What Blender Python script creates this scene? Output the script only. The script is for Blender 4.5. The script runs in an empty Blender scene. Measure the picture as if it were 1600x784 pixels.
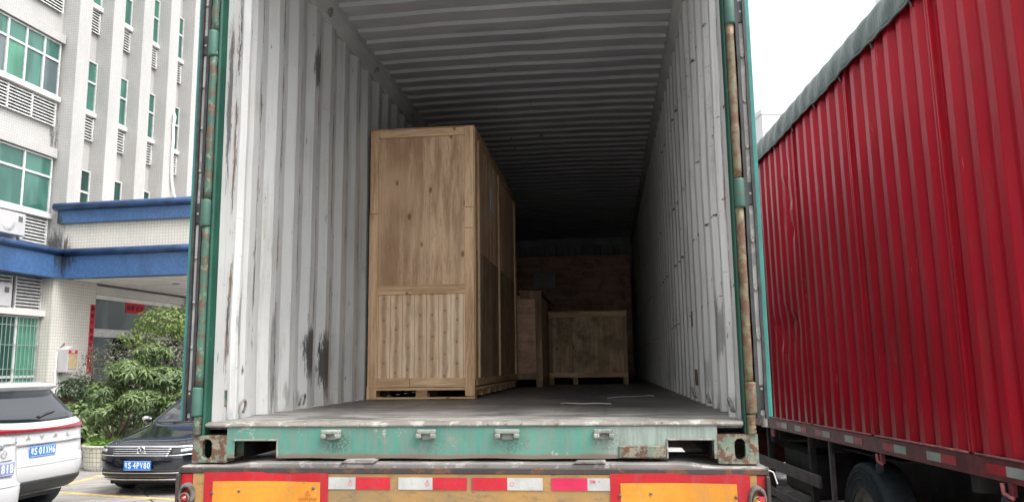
import bpy, bmesh, math, random
from mathutils import Vector, Matrix, noise as mnoise
R = math.radians
PI = math.pi
C = bpy.context.scene.collection
sc = bpy.context.scene
random.seed(7)

# ------------------------------------------------------------------ camera, sky, sun, exposure
cam_d = bpy.data.cameras.new('camera'); cam = bpy.data.objects.new('camera', cam_d); C.objects.link(cam)
yaw, pitch, roll = 0.11781511, 0.14565285, -0.01260422
fw = Vector((-math.sin(yaw)*math.cos(pitch), math.cos(yaw)*math.cos(pitch), math.sin(pitch)))
rt = Vector((math.cos(yaw), math.sin(yaw), 0)); up = rt.cross(fw)
rt2 = rt*math.cos(roll) + up*math.sin(roll); up2 = up*math.cos(roll) - rt*math.sin(roll)
M = Matrix((rt2, up2, -fw)).transposed().to_4x4(); M.translation = (0.6165, -3.3526, 1.887)
cam.matrix_world = M
cam_d.sensor_fit = 'HORIZONTAL'; cam_d.sensor_width = 36; cam_d.lens = 36*1218.38/1600
cam_d.clip_start = 0.05; cam_d.clip_end = 2000
sc.camera = cam

SUN_EL, SUN_AZ = R(60), R(120)      # azimuth clockwise from +Y: a veiled high sun to the right, over the truck
w = bpy.data.worlds.new('World'); sc.world = w; w.use_nodes = True
nt = w.node_tree; nt.nodes.clear()
sky = nt.nodes.new('ShaderNodeTexSky'); sky.sky_type = 'NISHITA'; sky.sun_disc = False
sky.sun_elevation = SUN_EL; sky.sun_rotation = SUN_AZ; sky.air_density = 1.0; sky.dust_density = 6.0; sky.ozone_density = 0.6
hs = nt.nodes.new('ShaderNodeHueSaturation'); hs.inputs['Saturation'].default_value = 0.10; hs.inputs['Value'].default_value = 1.5
bg = nt.nodes.new('ShaderNodeBackground'); bg.inputs['Strength'].default_value = 0.15
ow = nt.nodes.new('ShaderNodeOutputWorld')
nt.links.new(sky.outputs[0], hs.inputs['Color']); nt.links.new(hs.outputs[0], bg.inputs['Color']); nt.links.new(bg.outputs[0], ow.inputs['Surface'])
sd = bpy.data.lights.new('sun', 'SUN'); sd.energy = 0.5;  sd.angle = R(40); sd.color = (1.0, 0.97, 0.92)
so = bpy.data.objects.new('sun', sd); C.objects.link(so)
sv = Vector((math.sin(SUN_AZ)*math.cos(SUN_EL), math.cos(SUN_AZ)*math.cos(SUN_EL), math.sin(SUN_EL)))
so.rotation_euler = sv.to_track_quat('Z', 'Y').to_euler(); so.location = (0, -10, 30)
sc.view_settings.view_transform = 'Standard'; sc.view_settings.look = 'None'
sc.view_settings.gamma = 1; sc.view_settings.use_curve_mapping = False
sc.view_settings.exposure = 0.96
sc.cycles.max_bounces = 12; sc.cycles.diffuse_bounces = 12; sc.cycles.glossy_bounces = 4; sc.cycles.transmission_bounces = 4

# ------------------------------------------------------------------ node helpers
class NT:
    def __init__(s, name):
        s.m = bpy.data.materials.new(name); s.m.use_nodes = True; s.t = s.m.node_tree
        s.b = s.t.nodes['Principled BSDF']; s.tc = s.t.nodes.new('ShaderNodeTexCoord'); s.obj = s.tc.outputs['Object']
    def link(s, v, inp):
        if isinstance(v, bpy.types.NodeSocket): s.t.links.new(v, inp)
        elif isinstance(v, (tuple, list)):
            inp.default_value = tuple(v) + ((1,) if len(v) == 3 and len(inp.default_value) == 4 else ())
        else: inp.default_value = v
    def vec(s, sc_=(1, 1, 1), loc=(0, 0, 0), v=None):
        n = s.t.nodes.new('ShaderNodeMapping'); s.link(v or s.obj, n.inputs['Vector'])
        n.inputs['Scale'].default_value = sc_; n.inputs['Location'].default_value = loc; return n.outputs[0]
    def noise(s, scale=5, v=None, detail=4, rough=.55, dist=0):
        n = s.t.nodes.new('ShaderNodeTexNoise'); s.link(v or s.obj, n.inputs['Vector'])
        n.inputs['Scale'].default_value = scale; n.inputs['Detail'].default_value = detail
        n.inputs['Roughness'].default_value = rough; n.inputs['Distortion'].default_value = dist; return n.outputs['Fac']
    def vor(s, scale=5, v=None, feature='F1', out='Distance'):
        n = s.t.nodes.new('ShaderNodeTexVoronoi'); n.feature = feature; s.link(v or s.obj, n.inputs['Vector'])
        n.inputs['Scale'].default_value = scale; return n.outputs[out]
    def step(s, f, a, b):                     # smooth 0..1 between a and b
        n = s.t.nodes.new('ShaderNodeMapRange'); n.interpolation_type = 'SMOOTHSTEP'; s.link(f, n.inputs['Value'])
        n.inputs['From Min'].default_value = min(a, b); n.inputs['From Max'].default_value = max(a, b)
        n.inputs['To Min'].default_value = 0 if a < b else 1; n.inputs['To Max'].default_value = 1 if a < b else 0
        return n.outputs[0]
    def math(s, op, a, b=0.0, c=None):
        n = s.t.nodes.new('ShaderNodeMath'); n.operation = op; s.link(a, n.inputs[0]); s.link(b, n.inputs[1])
        if c is not None: s.link(c, n.inputs[2])
        return n.outputs[0]
    def mix(s, f, a, b, mode='MIX'):
        n = s.t.nodes.new('ShaderNodeMix'); n.data_type = 'RGBA'; n.blend_type = mode
        s.link(f, n.inputs['Factor']); s.link(a, n.inputs['A'] if False else n.inputs[6]); s.link(b, n.inputs[7]); return n.outputs[2]
    def ramp(s, f, stops):
        n = s.t.nodes.new('ShaderNodeValToRGB'); s.link(f, n.inputs[0]); e = n.color_ramp.elements
        while len(e) < len(stops): e.new(.5)
        for q, (p, c) in zip(e, stops): q.position = p; q.color = tuple(c)+(1,)
        return n.outputs[0]
    def sep(s, v=None):
        n = s.t.nodes.new('ShaderNodeSeparateXYZ'); s.link(v or s.obj, n.inputs[0]); return n.outputs
    def bump(s, h, strength=.3, dist=.01):
        n = s.t.nodes.new('ShaderNodeBump'); n.inputs['Strength'].default_value = strength; n.inputs['Distance'].default_value = dist
        s.link(h, n.inputs['Height']); s.link(n.outputs[0], s.b.inputs['Normal'])
    def out(s, col, rough=.6, metal=0, spec=.5, coat=0):
        s.link(col, s.b.inputs['Base Color']); s.link(rough, s.b.inputs['Roughness']); s.link(metal, s.b.inputs['Metallic'])
        s.b.inputs['Specular IOR Level'].default_value = spec; s.b.inputs['Coat Weight'].default_value = coat; s.b.inputs['Coat Roughness'].default_value = .05
        return s.m
def plain(name, col, rough=.5, metal=0, var=.12, scale=8, spec=.5, coat=0, bump=0):
    n = NT(name); d = tuple(c*(1-var) for c in col); l = tuple(min(1, c*(1+var)) for c in col)
    f = n.noise(scale)
    if bump: n.bump(n.noise(scale*6), bump, .004)
    return n.out(n.mix(n.step(f, .3, .7), d, l), rough, metal, spec, coat)

MT = {}
# inner paint of the container: grey white, streaked, scuffed, with rust
def container_white(name, blobs=(), rows=(), base=(.50, .505, .50)):
    n = NT(name); x, y, z = n.sep()
    col = n.mix(n.step(n.noise(1.3, detail=3), .35, .7), base, tuple(c*.82 for c in base))
    st = n.noise(1, n.vec((1, 26, .7)), 6, .68)
    col = n.mix(n.math('MULTIPLY', n.step(st, .50, .68), .38), col, (.24, .235, .22))
    spots = n.step(n.noise(1, n.vec((6, 26, 5)), 6, .74), .635, .675)
    col = n.mix(n.math('MULTIPLY', spots, .85), col, (.06, .06, .06))
    rs = n.step(n.noise(1, n.vec((5, 14, 3.2), (3, 7, 1)), 6, .68), .685, .72)
    col = n.mix(rs, col, (.19, .085, .035))
    # scratches, black rub marks and rust chips where cargo has hit the edges of the folds
    ph = n.math('ABSOLUTE', n.math('SUBTRACT', n.math('FRACT', n.math('DIVIDE', n.math('SUBTRACT', y, .475-.139), .278)), .5))
    edge = n.math('ADD', n.step(ph, .13, .03), n.math('MULTIPLY', n.step(n.noise(2), .5, .7), .25))
    e1 = n.math('MULTIPLY', edge, n.step(n.noise(1, n.vec((14, 34, 3.4), (0, 2, 0)), 7, .78), .525, .55))
    col = n.mix(n.math('MULTIPLY', e1, .95), col, (.05, .047, .044))
    e2 = n.math('MULTIPLY', edge, n.step(n.noise(1, n.vec((14, 30, 4.2), (5, 2, 9)), 7, .75), .565, .595))
    col = n.mix(e2, col, (.17, .09, .045))
    sc_ = n.step(n.noise(1, n.vec((3, 9, 60), (2, 2, 2)), 5, .7), .66, .69)
    col = n.mix(n.math('MULTIPLY', sc_, .5), col, (.2, .195, .19))
    y_ = n.step(n.noise(2.2, n.vec(loc=(9, 9, 9)), 5, .6), .56, .75)
    col = n.mix(n.math('MULTIPLY', y_, .35), col, (.42, .39, .30))
    low = n.math('MULTIPLY', n.step(z, 2.2, 1.7), n.step(n.noise(1, n.vec((4, 16, 3), (1, 1, 4)), 4), .56, .66))
    col = n.mix(n.math('MULTIPLY', low, .55), col, (.12, .115, .105))
    for (by, bz, sy, sz, am) in blobs:
        dy = n.math('DIVIDE', n.math('SUBTRACT', y, by), sy); dz = n.math('DIVIDE', n.math('SUBTRACT', z, bz), sz)
        d = n.math('ADD', n.math('MULTIPLY', dy, dy), n.math('MULTIPLY', dz, dz))
        mp = n.t.nodes.new('ShaderNodeMapping'); n.link(n.obj, mp.inputs[0]); mp.inputs['Rotation'].default_value = (R(-28), 0, 0); mp.inputs['Scale'].default_value = (6, 70, 6)
        ns = n.noise(1, mp.outputs[0], 7, .82)
        k = n.step(n.math('SUBTRACT', n.math('ADD', n.math('MULTIPLY', n.math('SUBTRACT', ns, .5), 1.7), .78), n.math('MULTIPLY', d, .42)), .47, .58)
        col = n.mix(n.math('MULTIPLY', k, am), col, (.035, .035, .035))
    for (rz, slope, tk) in rows:
        dz = n.math('ABSOLUTE', n.math('SUBTRACT', n.math('ADD', z, n.math('MULTIPLY', y, slope)), rz))
        k = n.math('MULTIPLY', n.step(dz, tk, tk*.4), n.step(n.noise(1, n.vec((1, 11, 22), (rz, 0, 0)), 4, .7), .52, .57))
        col = n.mix(k, col, (.04, .035, .03))
    n.bump(n.noise(1, n.vec((3, 3, 3)), 6, .6), .3, .02)
    return n.out(col, .55)
MT['wall_l'] = container_white('container inner paint left', [(1.27, 1.97, .10, .2, .95), (1.53, 1.92, .10, .24, .95), (1.27, 3.80, .07, .16, .8), (.80, 3.1, .05, .3, .6), (1.62, 3.0, .06, .3, .6), (1.05, 2.5, .05, .3, .6), (.72, 1.95, .05, .3, .5), (.51, 3.30, .05, .2, .8), (.12, 3.2, .03, .5, .8), (.30, 2.1, .05, .25, .5)])
MT['wall_r'] = container_white('container inner paint right', base=(.60, .605, .60), blobs=[(.72, 2.06, .16, .2, .55), (.52, 1.95, .06, .16, .6)], rows=[(2.62, -.01, .012), (3.02, -.03, .016), (2.22, .01, .008), (3.62, -.05, .016)])  # same paint as the left, colour lifted for light the truck blocks
MT['wall_plain'] = plain('container rail paint', (.46, .465, .46), .55, 0, .14, 3, bump=.1)
def roof_white():
    n = NT('container roof inner paint'); x, y, z = n.sep()
    col = n.mix(n.step(n.noise(1.5), .35, .7), (.44, .44, .455), (.36, .36, .38))
    k = n.step(n.noise(1, n.vec((9, 5, 3)), 5, .7), .655, .69)
    band = n.step(n.math('ABSOLUTE', n.math('ADD', x, n.math('MULTIPLY', y, .02))), .8, .1)
    col = n.mix(n.math('MULTIPLY', n.math('MULTIPLY', k, band), .8), col, (.05, .05, .05))
    n.bump(n.noise(1, n.vec((1.5, 3, 1)), 3), .5, .05)
    return n.out(col, .6)
MT['roof'] = roof_white()
def rusty(name, paint, rust=.55, wear=(.55, .56, .52), wearamt=.6, seed=0., streak=True, dark=.0, fs=1.0):
    n = NT(name); s = (seed, seed*.7, seed*1.3)
    pv = n.mix(n.step(n.noise(4, n.vec(loc=s)), .35, .65), paint, tuple(c*.72 for c in paint))
    if streak: pv = n.mix(n.math('MULTIPLY', n.step(n.noise(1, n.vec((38, 38, 3), s), 5, .65), .45, .7), .6), pv, tuple(c*.5+.12 for c in wear))
    pv = n.mix(n.step(n.noise(6*fs, n.vec(loc=(5+seed, 1, 2)), 6, .75), wearamt, wearamt+.06), pv, wear)
    r1 = n.noise(9*fs, n.vec(loc=(seed, 3, 8)), 8, .78)
    rc = n.mix(n.noise(40), (.05, .026, .017), (.15, .07, .035))
    col = n.mix(n.step(r1, rust, rust+.04), pv, rc)
    gr = n.step(n.noise(25, None, 6, .8), .6, .68)
    col = n.mix(n.math('MULTIPLY', gr, .5+dark), col, (.03, .03, .026))
    n.bump(r1, .5, .006)
    return n.out(col, .55)
MT['teal'] = rusty('worn teal paint', (.085, .29, .225), .60)
MT['sill'] = None
MT['post'] = rusty('dark teal post paint', (.010, .075, .05), .64, (.16, .22, .17), .68, streak=False, fs=1.6)
MT['door_teal'] = rusty('door teal paint', (.03, .20, .175), .70, wearamt=.7, streak=False)
MT['rod_l'] = rusty('rusty green hinge bar', (.042, .11, .08), .51, (.15, .18, .13), .54, 3, False, fs=2.2)
MT['rod_r'] = rusty('rusty cream hinge bar', (.15, .135, .075), .485, (.19, .14, .075), .52, 6, False, fs=2.2)
MT['knuckle'] = rusty('hinge knuckle paint', (.045, .125, .095), .60, wearamt=.62, seed=2, streak=False, fs=2)
MT['casting'] = rusty('rusty corner casting', (.13, .19, .14), .47, (.24, .20, .145), .50, 4, fs=2.5)
MT['lip'] = rusty('worn bare sill lip', (.23, .215, .19), .58, (.36, .345, .31), .52, 1, False, .3, fs=2.2)
MT['keeper'] = rusty('worn keeper bracket', (.24, .27, .235), .56, (.34, .34, .30), .52, 8, False)
MT['deck'] = rusty('dusty trailer deck edge', (.20, .185, .175), .60, (.30, .28, .265), .52, 5, False, .2, fs=1.5)
MT['dark_rust'] = rusty('dark rusty frame', (.045, .035, .032), .50, (.12, .09, .075), .6, 9, False)
def sill_mat():
    n = NT('teal sill paint with dirt'); x, y, z = n.sep()
    p = n.mix(n.step(n.noise(3), .35, .65), (.085, .26, .20), (.06, .20, .16))
    p = n.mix(n.step(n.math('ADD', x, n.math('MULTIPLY', n.noise(6), .3)), .66, .80), p, (.25, .31, .275))
    p = n.mix(n.math('MULTIPLY', n.step(n.noise(1, n.vec((55, 10, 4)), 6, .7), .42, .62), .65), p, (.17, .19, .16))
    p = n.mix(n.math('MULTIPLY', n.step(n.noise(5, None, 7, .78), .52, .62), .7), p, (.20, .205, .18))
    p = n.mix(n.step(n.noise(7, n.vec(loc=(3, 3, 3)), 7, .78), .60, .64), p, (.33, .34, .30))
    botm = n.math('ADD', n.step(z, 1.55, 1.495), n.math('MULTIPLY', n.noise(8, None, 6, .7), .9))
    p = n.mix(n.step(botm, .95, 1.25), p, (.17, .13, .10))
    r1 = n.noise(8, n.vec(loc=(4, 3, 8)), 8, .72)
    p = n.mix(n.step(r1, .655, .69), p, (.16, .075, .035))
    # dark speckled fans under each keeper
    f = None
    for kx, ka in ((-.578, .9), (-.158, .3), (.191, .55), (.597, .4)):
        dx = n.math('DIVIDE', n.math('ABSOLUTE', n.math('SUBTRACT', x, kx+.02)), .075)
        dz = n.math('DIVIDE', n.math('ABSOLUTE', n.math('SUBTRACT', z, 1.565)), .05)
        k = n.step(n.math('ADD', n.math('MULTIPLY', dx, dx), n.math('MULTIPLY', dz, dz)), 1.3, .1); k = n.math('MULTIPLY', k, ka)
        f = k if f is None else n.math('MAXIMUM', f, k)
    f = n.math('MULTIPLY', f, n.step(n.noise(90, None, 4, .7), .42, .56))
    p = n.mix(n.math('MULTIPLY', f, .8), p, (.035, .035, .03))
    n.bump(r1, .4, .006)
    return n.out(p, .5)
MT['sill'] = sill_mat()
def floor_mat():
    n = NT('worn container floor boards'); x, y, z = n.sep()
    col = n.mix(n.step(n.noise(1, n.vec((2.5, 1.2, 1)), 5, .6), .3, .7), (.06, .055, .053), (.14, .13, .125))
    sc1 = n.step(n.noise(1, n.vec((2, 15, 1)), 8, .75), .54, .66)
    col = n.mix(n.math('MULTIPLY', sc1, .6), col, (.42, .40, .38))
    # panel seams
    py = n.math('ABSOLUTE', n.math('SUBTRACT', n.math('FRACT', n.math('DIVIDE', n.math('ADD', y, .2), 1.2)), .5))
    col = n.mix(n.step(py, .006, .002), col, (.02, .02, .02))
    px = n.math('ABSOLUTE', n.math('SUBTRACT', n.math('FRACT', n.math('DIVIDE', n.math('ADD', x, .3), .6)), .5))
    col = n.mix(n.math('MULTIPLY', n.step(px, .010, .003), .8), col, (.03, .03, .03))
    sx = n.math('ABSOLUTE', n.math('SUBTRACT', n.math('FRACT', n.math('DIVIDE', x, .12)), .5)); sy = n.math('ABSOLUTE', n.math('SUBTRACT', n.math('FRACT', n.math('DIVIDE', n.math('ADD', y, .16), .3)), .5))
    scr = n.math('MULTIPLY', n.step(sx, .07, .04), n.step(sy, .03, .015))
    col = n.mix(n.math('MULTIPLY', scr, .6), col, (.30, .28, .25))
    trk = n.math('MULTIPLY', n.step(n.math('ABSOLUTE', n.math('SUBTRACT', n.math('ABSOLUTE', x), .45)), .16, .10), n.step(n.noise(1, n.vec((30, 1.5, 1)), 5, .7), .42, .6))
    col = n.mix(n.math('MULTIPLY', trk, .5), col, (.04, .038, .036))
    dust = n.math('MULTIPLY', n.step(y, 1.3, .1), n.step(n.noise(1, n.vec((3, 12, 1)), 7, .75), .42, .58))
    col = n.mix(n.math('MULTIPLY', dust, .75), col, (.47, .455, .43))
    n.bump(n.noise(14, None, 5), .3, .006)
    return n.out(col, .5)
MT['floor'] = floor_mat()
def wood(name, light=(.52, .36, .215), darkc=(.30, .175, .09), axis='z', knots=False, dirt=.0, scale=1.0, seed=0, strips=0):
    n = NT(name)
    s = {'z': (7, 7, .55), 'x': (.55, 7, 7), 'y': (7, .55, 7)}[axis]
    s = tuple(a*scale for a in s)
    g = n.noise(1, n.vec(s, (seed, seed*2, seed*3)), 6, .6, 1.2)
    col = n.mix(n.step(g, .38, .62), light, darkc)
    if strips:
        x, y, z = n.sep(); cb = n.t.nodes.new('ShaderNodeCombineXYZ'); n.link(n.math('FLOOR', n.math('DIVIDE', n.math('ADD', x, n.math('ADD', y, 9.03)), strips)), cb.inputs[0])
        wn = n.t.nodes.new('ShaderNodeTexWhiteNoise'); n.link(cb.outputs[0], wn.inputs['Vector'])
        col = n.mix(n.math('MULTIPLY', n.step(wn.outputs['Value'],   .1, .9), .5), col, tuple(c*.72 for c in darkc))
        ring_ = n.noise(1, n.vec((11, 11, 1.1), (3, 3, 3)), 3, .5, 2.5)
        col = n.mix(n.math('MULTIPLY', n.step(n.math('ABSOLUTE', n.math('SUBTRACT', n.math('FRACT', n.math('MULTIPLY', ring_, 9)), .5)), .30, .45), .30), col, tuple(c*.6 for c in darkc))
    g2 = n.noise(1, n.vec(tuple(a*9 for a in s)), 3, .6)
    col = n.mix(n.math('MULTIPLY', n.step(g2, .48, .66), .5), col, tuple(c*.6 for c in darkc))
    col = n.mix(n.math('MULTIPLY', n.step(n.noise(1.2, n.vec(loc=(seed, 0, 0)), 3), .42, .66), .3), col, tuple(min(1, c*1.15) for c in light))
    if knots:
        x, y, z = n.sep()
        fx = n.math('FRACT', n.math('DIVIDE', n.math('ADD', x, 2.0), .0925)); ix = n.math('FLOOR', n.math('DIVIDE', n.math('ADD', x, 2.0), .0925))
        zz = n.math('ADD', n.math('DIVIDE', z, .16), n.math('FRACT', n.math('MULTIPLY', n.math('SINE', n.math('MULTIPLY', ix, 12.9)), 43.7))); fz = n.math('FRACT', zz)
        dx = n.math('ABSOLUTE', n.math('SUBTRACT', fx, n.math('ADD', .38, n.math('MULTIPLY', n.noise(9), .2)))); dz = n.math('ABSOLUTE', n.math('SUBTRACT', fz, .5))
        rr_ = n.math('ADD', n.math('MULTIPLY', n.math('MULTIPLY', dx, dx), 1.0), n.math('MULTIPLY', n.math('MULTIPLY', dz, dz), 2.2))
        kn = n.step(n.math('ADD', rr_, n.math('MULTIPLY', n.noise(30), .02)), .028, .008)
        col = n.mix(n.math('MULTIPLY', kn, .8), col, (.15, .07, .035))
        wave = n.step(n.math('ADD', dx, n.math('MULTIPLY', n.noise(1, n.vec((20, 1, 5)), 4), .5)), .56, .30)
        col = n.mix(n.math('MULTIPLY', wave, .6), col, (.33, .19, .095))
        col = n.mix(n.step(n.math('ABSOLUTE', n.math('SUBTRACT', fx, .5)), .475, .495), col, (.14, .075, .035))
    else:
        k = n.step(n.vor(1, n.vec((7, 7, 3.5), (seed+.3, 0, 0))), .13, .06)
        col = n.mix(n.math('MULTIPLY', k, .8), col, (.12, .055, .025))
    if dirt: col = n.mix(n.math('MULTIPLY', n.step(n.noise(4, None, 6, .7), .45, .65), dirt), col, (.10, .08, .06))
    n.bump(g2, .2, .002)
    return n.out(col, .62)
MT['ply'] = wood('plywood veneer', (.92, .65, .43), (.50, .30, .17), 'z', scale=1.25, strips=.155)
MT['slats'] = wood('pale knotty plywood', (.92, .71, .51), (.76, .54, .35), 'z', True)
MT['board_v'] = wood('pine board upright', (.76, .53, .32), (.48, .29, .155), 'z', scale=1.6, seed=2)
MT['board_h'] = wood('pine board level', (.76, .53, .32), (.48, .29, .155), 'x', scale=1.6, seed=4)
MT['board_d'] = wood('pine board along the load', (.50, .33, .18), (.36, .20, .10), 'y', scale=1.6, seed=5)
MT['side_ply'] = wood('dull plywood side', (.44, .30, .18), (.24, .145, .08), 'z', dirt=.5, seed=6)
MT['osb'] = wood('speckled plywood', (.64, .47, .30), (.38, .24, .14), 'z', dirt=.7, scale=1.8, seed=8)
MT['red_ply'] = wood('reddish plywood', (.80, .50, .36), (.56, .33, .23), 'x', dirt=.4, scale=1.5, seed=9)
def tile(name, base, grout, size=.075, stains=(), hue=(0, 0, 0), grime=.35, var=.07, size_v=None):
    n = NT(name); x, y, z = n.sep(); nx, ny, nz = n.sep(n.tc.outputs['Normal'])
    h = n.math('ADD', n.math('MULTIPLY', x, n.math('ABSOLUTE', ny)), n.math('MULTIPLY', y, n.math('ABSOLUTE', nx)))
    fh = n.math('DIVIDE', h, size); fv = n.math('DIVIDE', z, size_v or size)
    a = n.math('ABSOLUTE', n.math('SUBTRACT', n.math('FRACT', fh), .5)); b = n.math('ABSOLUTE', n.math('SUBTRACT', n.math('FRACT', fv), .5))
    j = n.step(n.math('MAXIMUM', a, b), .40, .46)
    cb = n.t.nodes.new('ShaderNodeCombineXYZ'); n.link(n.math('FLOOR', fh), cb.inputs[0]); n.link(n.math('FLOOR', fv), cb.inputs[1])
    wn = n.t.nodes.new('ShaderNodeTexWhiteNoise'); n.link(cb.outputs[0], wn.inputs['Vector'])
    col = n.mix(wn.outputs['Value'], base, tuple(c*(1-var) for c in base))
    col = n.mix(j, col, grout)
    col = n.mix(n.math('MULTIPLY', n.step(n.noise(1, n.vec((1.4, 1.4, .35)), 5, .65), .45, .75), grime), col, tuple(c*.55 for c in base))
    for (px, py, pz, r_, dz_) in stains:
        dx = n.math('SUBTRACT', x, px); dy = n.math('SUBTRACT', y, py); dz = n.math('DIVIDE', n.math('SUBTRACT', z, pz), dz_)
        d = n.math('SQRT', n.math('ADD', n.math('ADD', n.math('MULTIPLY', dx, dx), n.math('MULTIPLY', dy, dy)), n.math('MULTIPLY', dz, dz)))
        k = n.step(n.math('ADD', n.math('DIVIDE', d, r_), n.math('MULTIPLY', n.noise(1, n.vec((9, 9, 2.5)), 6, .75), 1.5)), 1.35, .95)
        col = n.mix(n.math('MULTIPLY', k, .85), col, (.022, .022, .02))
    n.bump(n.math('SUBTRACT', 1.0, j), .25, .004)
    return n.out(col, .35)
MT['tile'] = tile('white facade tile', (.45, .44, .43), (.32, .315, .30), .075, [(-14.8, 14.95, 5.2, .55, 1.8), (-15, 14.9, 8.3, .2, 5)])
MT['tile_warm'] = tile('cream facade tile', (.64, .615, .56), (.40, .38, .345), .085, [(-14.6, 14.95, 5.15, .6, 1.2)])
MT['tile_blue'] = tile('blue facade tile', (.06, .135, .30), (.045, .10, .22), .06, [(-14.5, 14.95, 4.85, .7, 1.6), (-14.7, 14.9, 5.9, .35, 1.4), (-14.5, 12.6, 4.9, .4, 1.2)], grime=1.0, var=.3)
MT['cap_blue'] = plain('blue coping tile', (.032, .07, .165), .35, 0, .35, 3, bump=.2)
MT['planter_tile'] = tile('cream planter tile', (.56, .54, .46), (.20, .18, .15), .08, grime=.4, size_v=.085)
MT['frame'] = plain('white aluminium', (.50, .51, .51), .4)
MT['louvre'] = plain('louvre aluminium', (.55, .55, .54), .5, var=.2)
MT['void'] = plain('painted doorway dark', (.012, .012, .012), .9, 0, .2, 3, .05)  # near-black colour stands in for the unlit doorway interior
MT['slot'] = plain('dark slot', (.10, .10, .105), .8)
def glass_green(name, a, b, rough=.07):
    n = NT(name)
    col = n.mix(n.step(n.noise(1.1, n.vec((1, 1.6, .5)), 2), .4, .6), a, b)
    return n.out(col, rough, 0, .6)
MT['glass'] = glass_green('green tinted pane', (.03, .105, .083), (.055, .165, .13))
MT['glass_dark'] = glass_green('dark green pane', (.012, .04, .035), (.02, .07, .055))
MT['glass_grey'] = glass_green('grey pane', (.07, .10, .105), (.12, .155, .16))
MT['curtain'] = glass_green('pane over a green curtain', (.04, .15, .10), (.07, .24, .16), .15)
MT['soffit'] = plain('soffit plaster', (.78, .75, .71), .8, 0, .1, 2)
MT['stucco'] = plain('pale plaster', (.60, .585, .56), .85, 0, .08, 1)
MT['bar'] = plain('window bar', (.25, .3, .28), .5)
MT['black'] = plain('black rubber', (.018, .018, .02), .6)
MT['gasket'] = plain('door gasket', (.028, .03, .032), .55, var=.4, scale=20)
MT['strip'] = rusty('grey gasket strip', (.42, .41, .39), .74, (.5, .5, .48), .5, 7, False)
MT['rivet'] = plain('dull rivet', (.35, .32, .27), .5)
MT['yellow_ochre'] = None
def ochre():
    n = NT('dirty ochre paint')
    c = n.mix(n.step(n.noise(3, None, 5, .6), .35, .65), (.36, .20, .06), (.25, .165, .075))
    c = n.mix(n.math('MULTIPLY', n.step(n.noise(1, n.vec((18, 5, 40)), 6, .7), .50, .68), .7), c, (.15, .115, .075))
    c = n.mix(n.step(n.noise(14, n.vec(loc=(4, 4, 4)), 7, .75), .66, .69), c, (.05, .035, .025))
    n.bump(n.noise(4), .4, .03)
    return n.out(c, .5)
MT['yellow_ochre'] = ochre()
def film(name, col, wear=.5):
    n = NT(name)
    c = n.mix(n.step(n.noise(6, None, 5), .35, .65), col, tuple(q*.78 for q in col))
    c = n.mix(n.math('MULTIPLY', n.step(n.noise(1, n.vec((22, 22, 5)), 6, .72), .50, .68), wear), c, tuple(q*.45+.06 for q in col))
    c = n.mix(n.math('MULTIPLY', n.step(n.noise(30, None, 7, .8), .60, .64), wear), c, (.09, .07, .055))
    hc = n.vor(160, None, 'DISTANCE_TO_EDGE'); c = n.mix(n.math('MULTIPLY', n.step(hc, .12, .04), .25), c, tuple(q*.6 for q in col))
    n.bump(n.noise(11, None, 3), .35, .01)
    return n.out(c, .42, 0, .4, .12)
MT['p_red'] = film('red reflective film', (.46, .010, .018), .45)
MT['p_orange'] = film('orange reflective film', (.66, .27, .025), .4)
MT['t_red'] = film('red tape', (.50, .015, .03), .4)
MT['t_pink'] = film('pinkish red tape', (.58, .018, .08), .3)
MT['t_white'] = film('white tape', (.46, .46, .44), .45)
MT['t_mark'] = plain('faded print', (.55, .16, .22), .6)
MT['ink_red'] = plain('brown red print', (.45, .10, .03), .6)
MT['lens_red'] = plain('red lamp lens', (.42, .01, .015), .12, 0, .1, 20, coat=1)
MT['lens_amber'] = plain('amber lamp lens', (.75, .22, .01), .15, 0, .1, 20, coat=1)
MT['lamp_rim'] = plain('dusty lamp rubber', (.10, .09, .08), .7, 0, .5, 30)
def red_paint():
    n = NT('glossy red truck paint'); x, y, z = n.sep()
    c = n.mix(n.step(n.noise(.9, None, 4), .35, .7), (.50, .011, .030), (.39, .009, .022))
    c = n.mix(n.math('MULTIPLY', n.step(n.noise(1, n.vec((3, 12, .6)), 5, .65), .5, .75), .25), c, (.38, .035, .05))
    c = n.mix(n.step(n.noise(16, None, 7, .75), .695, .71), c, (.40, .18, .16))
    c = n.mix(n.math('MULTIPLY', n.step(z, .35, -.05), n.math('MULTIPLY', n.noise(6), .5)), c, (.10, .035, .03))
    c = n.mix(n.math('MULTIPLY', n.step(n.noise(1, n.vec((2, 9, 1.1), (7, 1, 1)), 7, .75), .54, .66), .30), c, (.20, .07, .06))
    scr_ = n.step(n.noise(1, n.vec((2, 60, 2.5), (1, 5, 1)), 5, .7), .66, .69)
    c = n.mix(n.math('MULTIPLY', scr_, .5), c, (.55, .30, .30))
    n.bump(n.noise(1, n.vec((1, 3, 1.6)), 4, .5), .22, .04)
    return n.out(c, .34, 0, .16, .06)
MT['red_paint'] = red_paint()
MT['rail_red'] = plain('dusty red rail', (.16, .025, .03), .45, 0, .35, 8, bump=.2)
MT['rail_bead'] = plain('pale worn bead', (.42, .13, .13), .5, 0, .3, 20)
def tarp():
    n = NT('grey green tarpaulin')
    c = n.mix(n.step(n.noise(3, None, 5), .35, .65), (.13, .158, .15), (.19, .215, .203))
    n.bump(n.noise(1, n.vec((4, 9, 4)), 6, .6), .7, .04)
    return n.out(c, .42)
MT['tarp'] = tarp()
MT['under'] = plain('dusty dark steel', (.035, .03, .03), .75, 0, .4, 6)
MT['guard'] = plain('dusty side guard', (.10, .075, .08), .6, 0, .3, 6)
MT['tyre'] = plain('tyre rubber', (.03, .034, .042), .75, 0, .3, 14, bump=.3)
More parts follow.
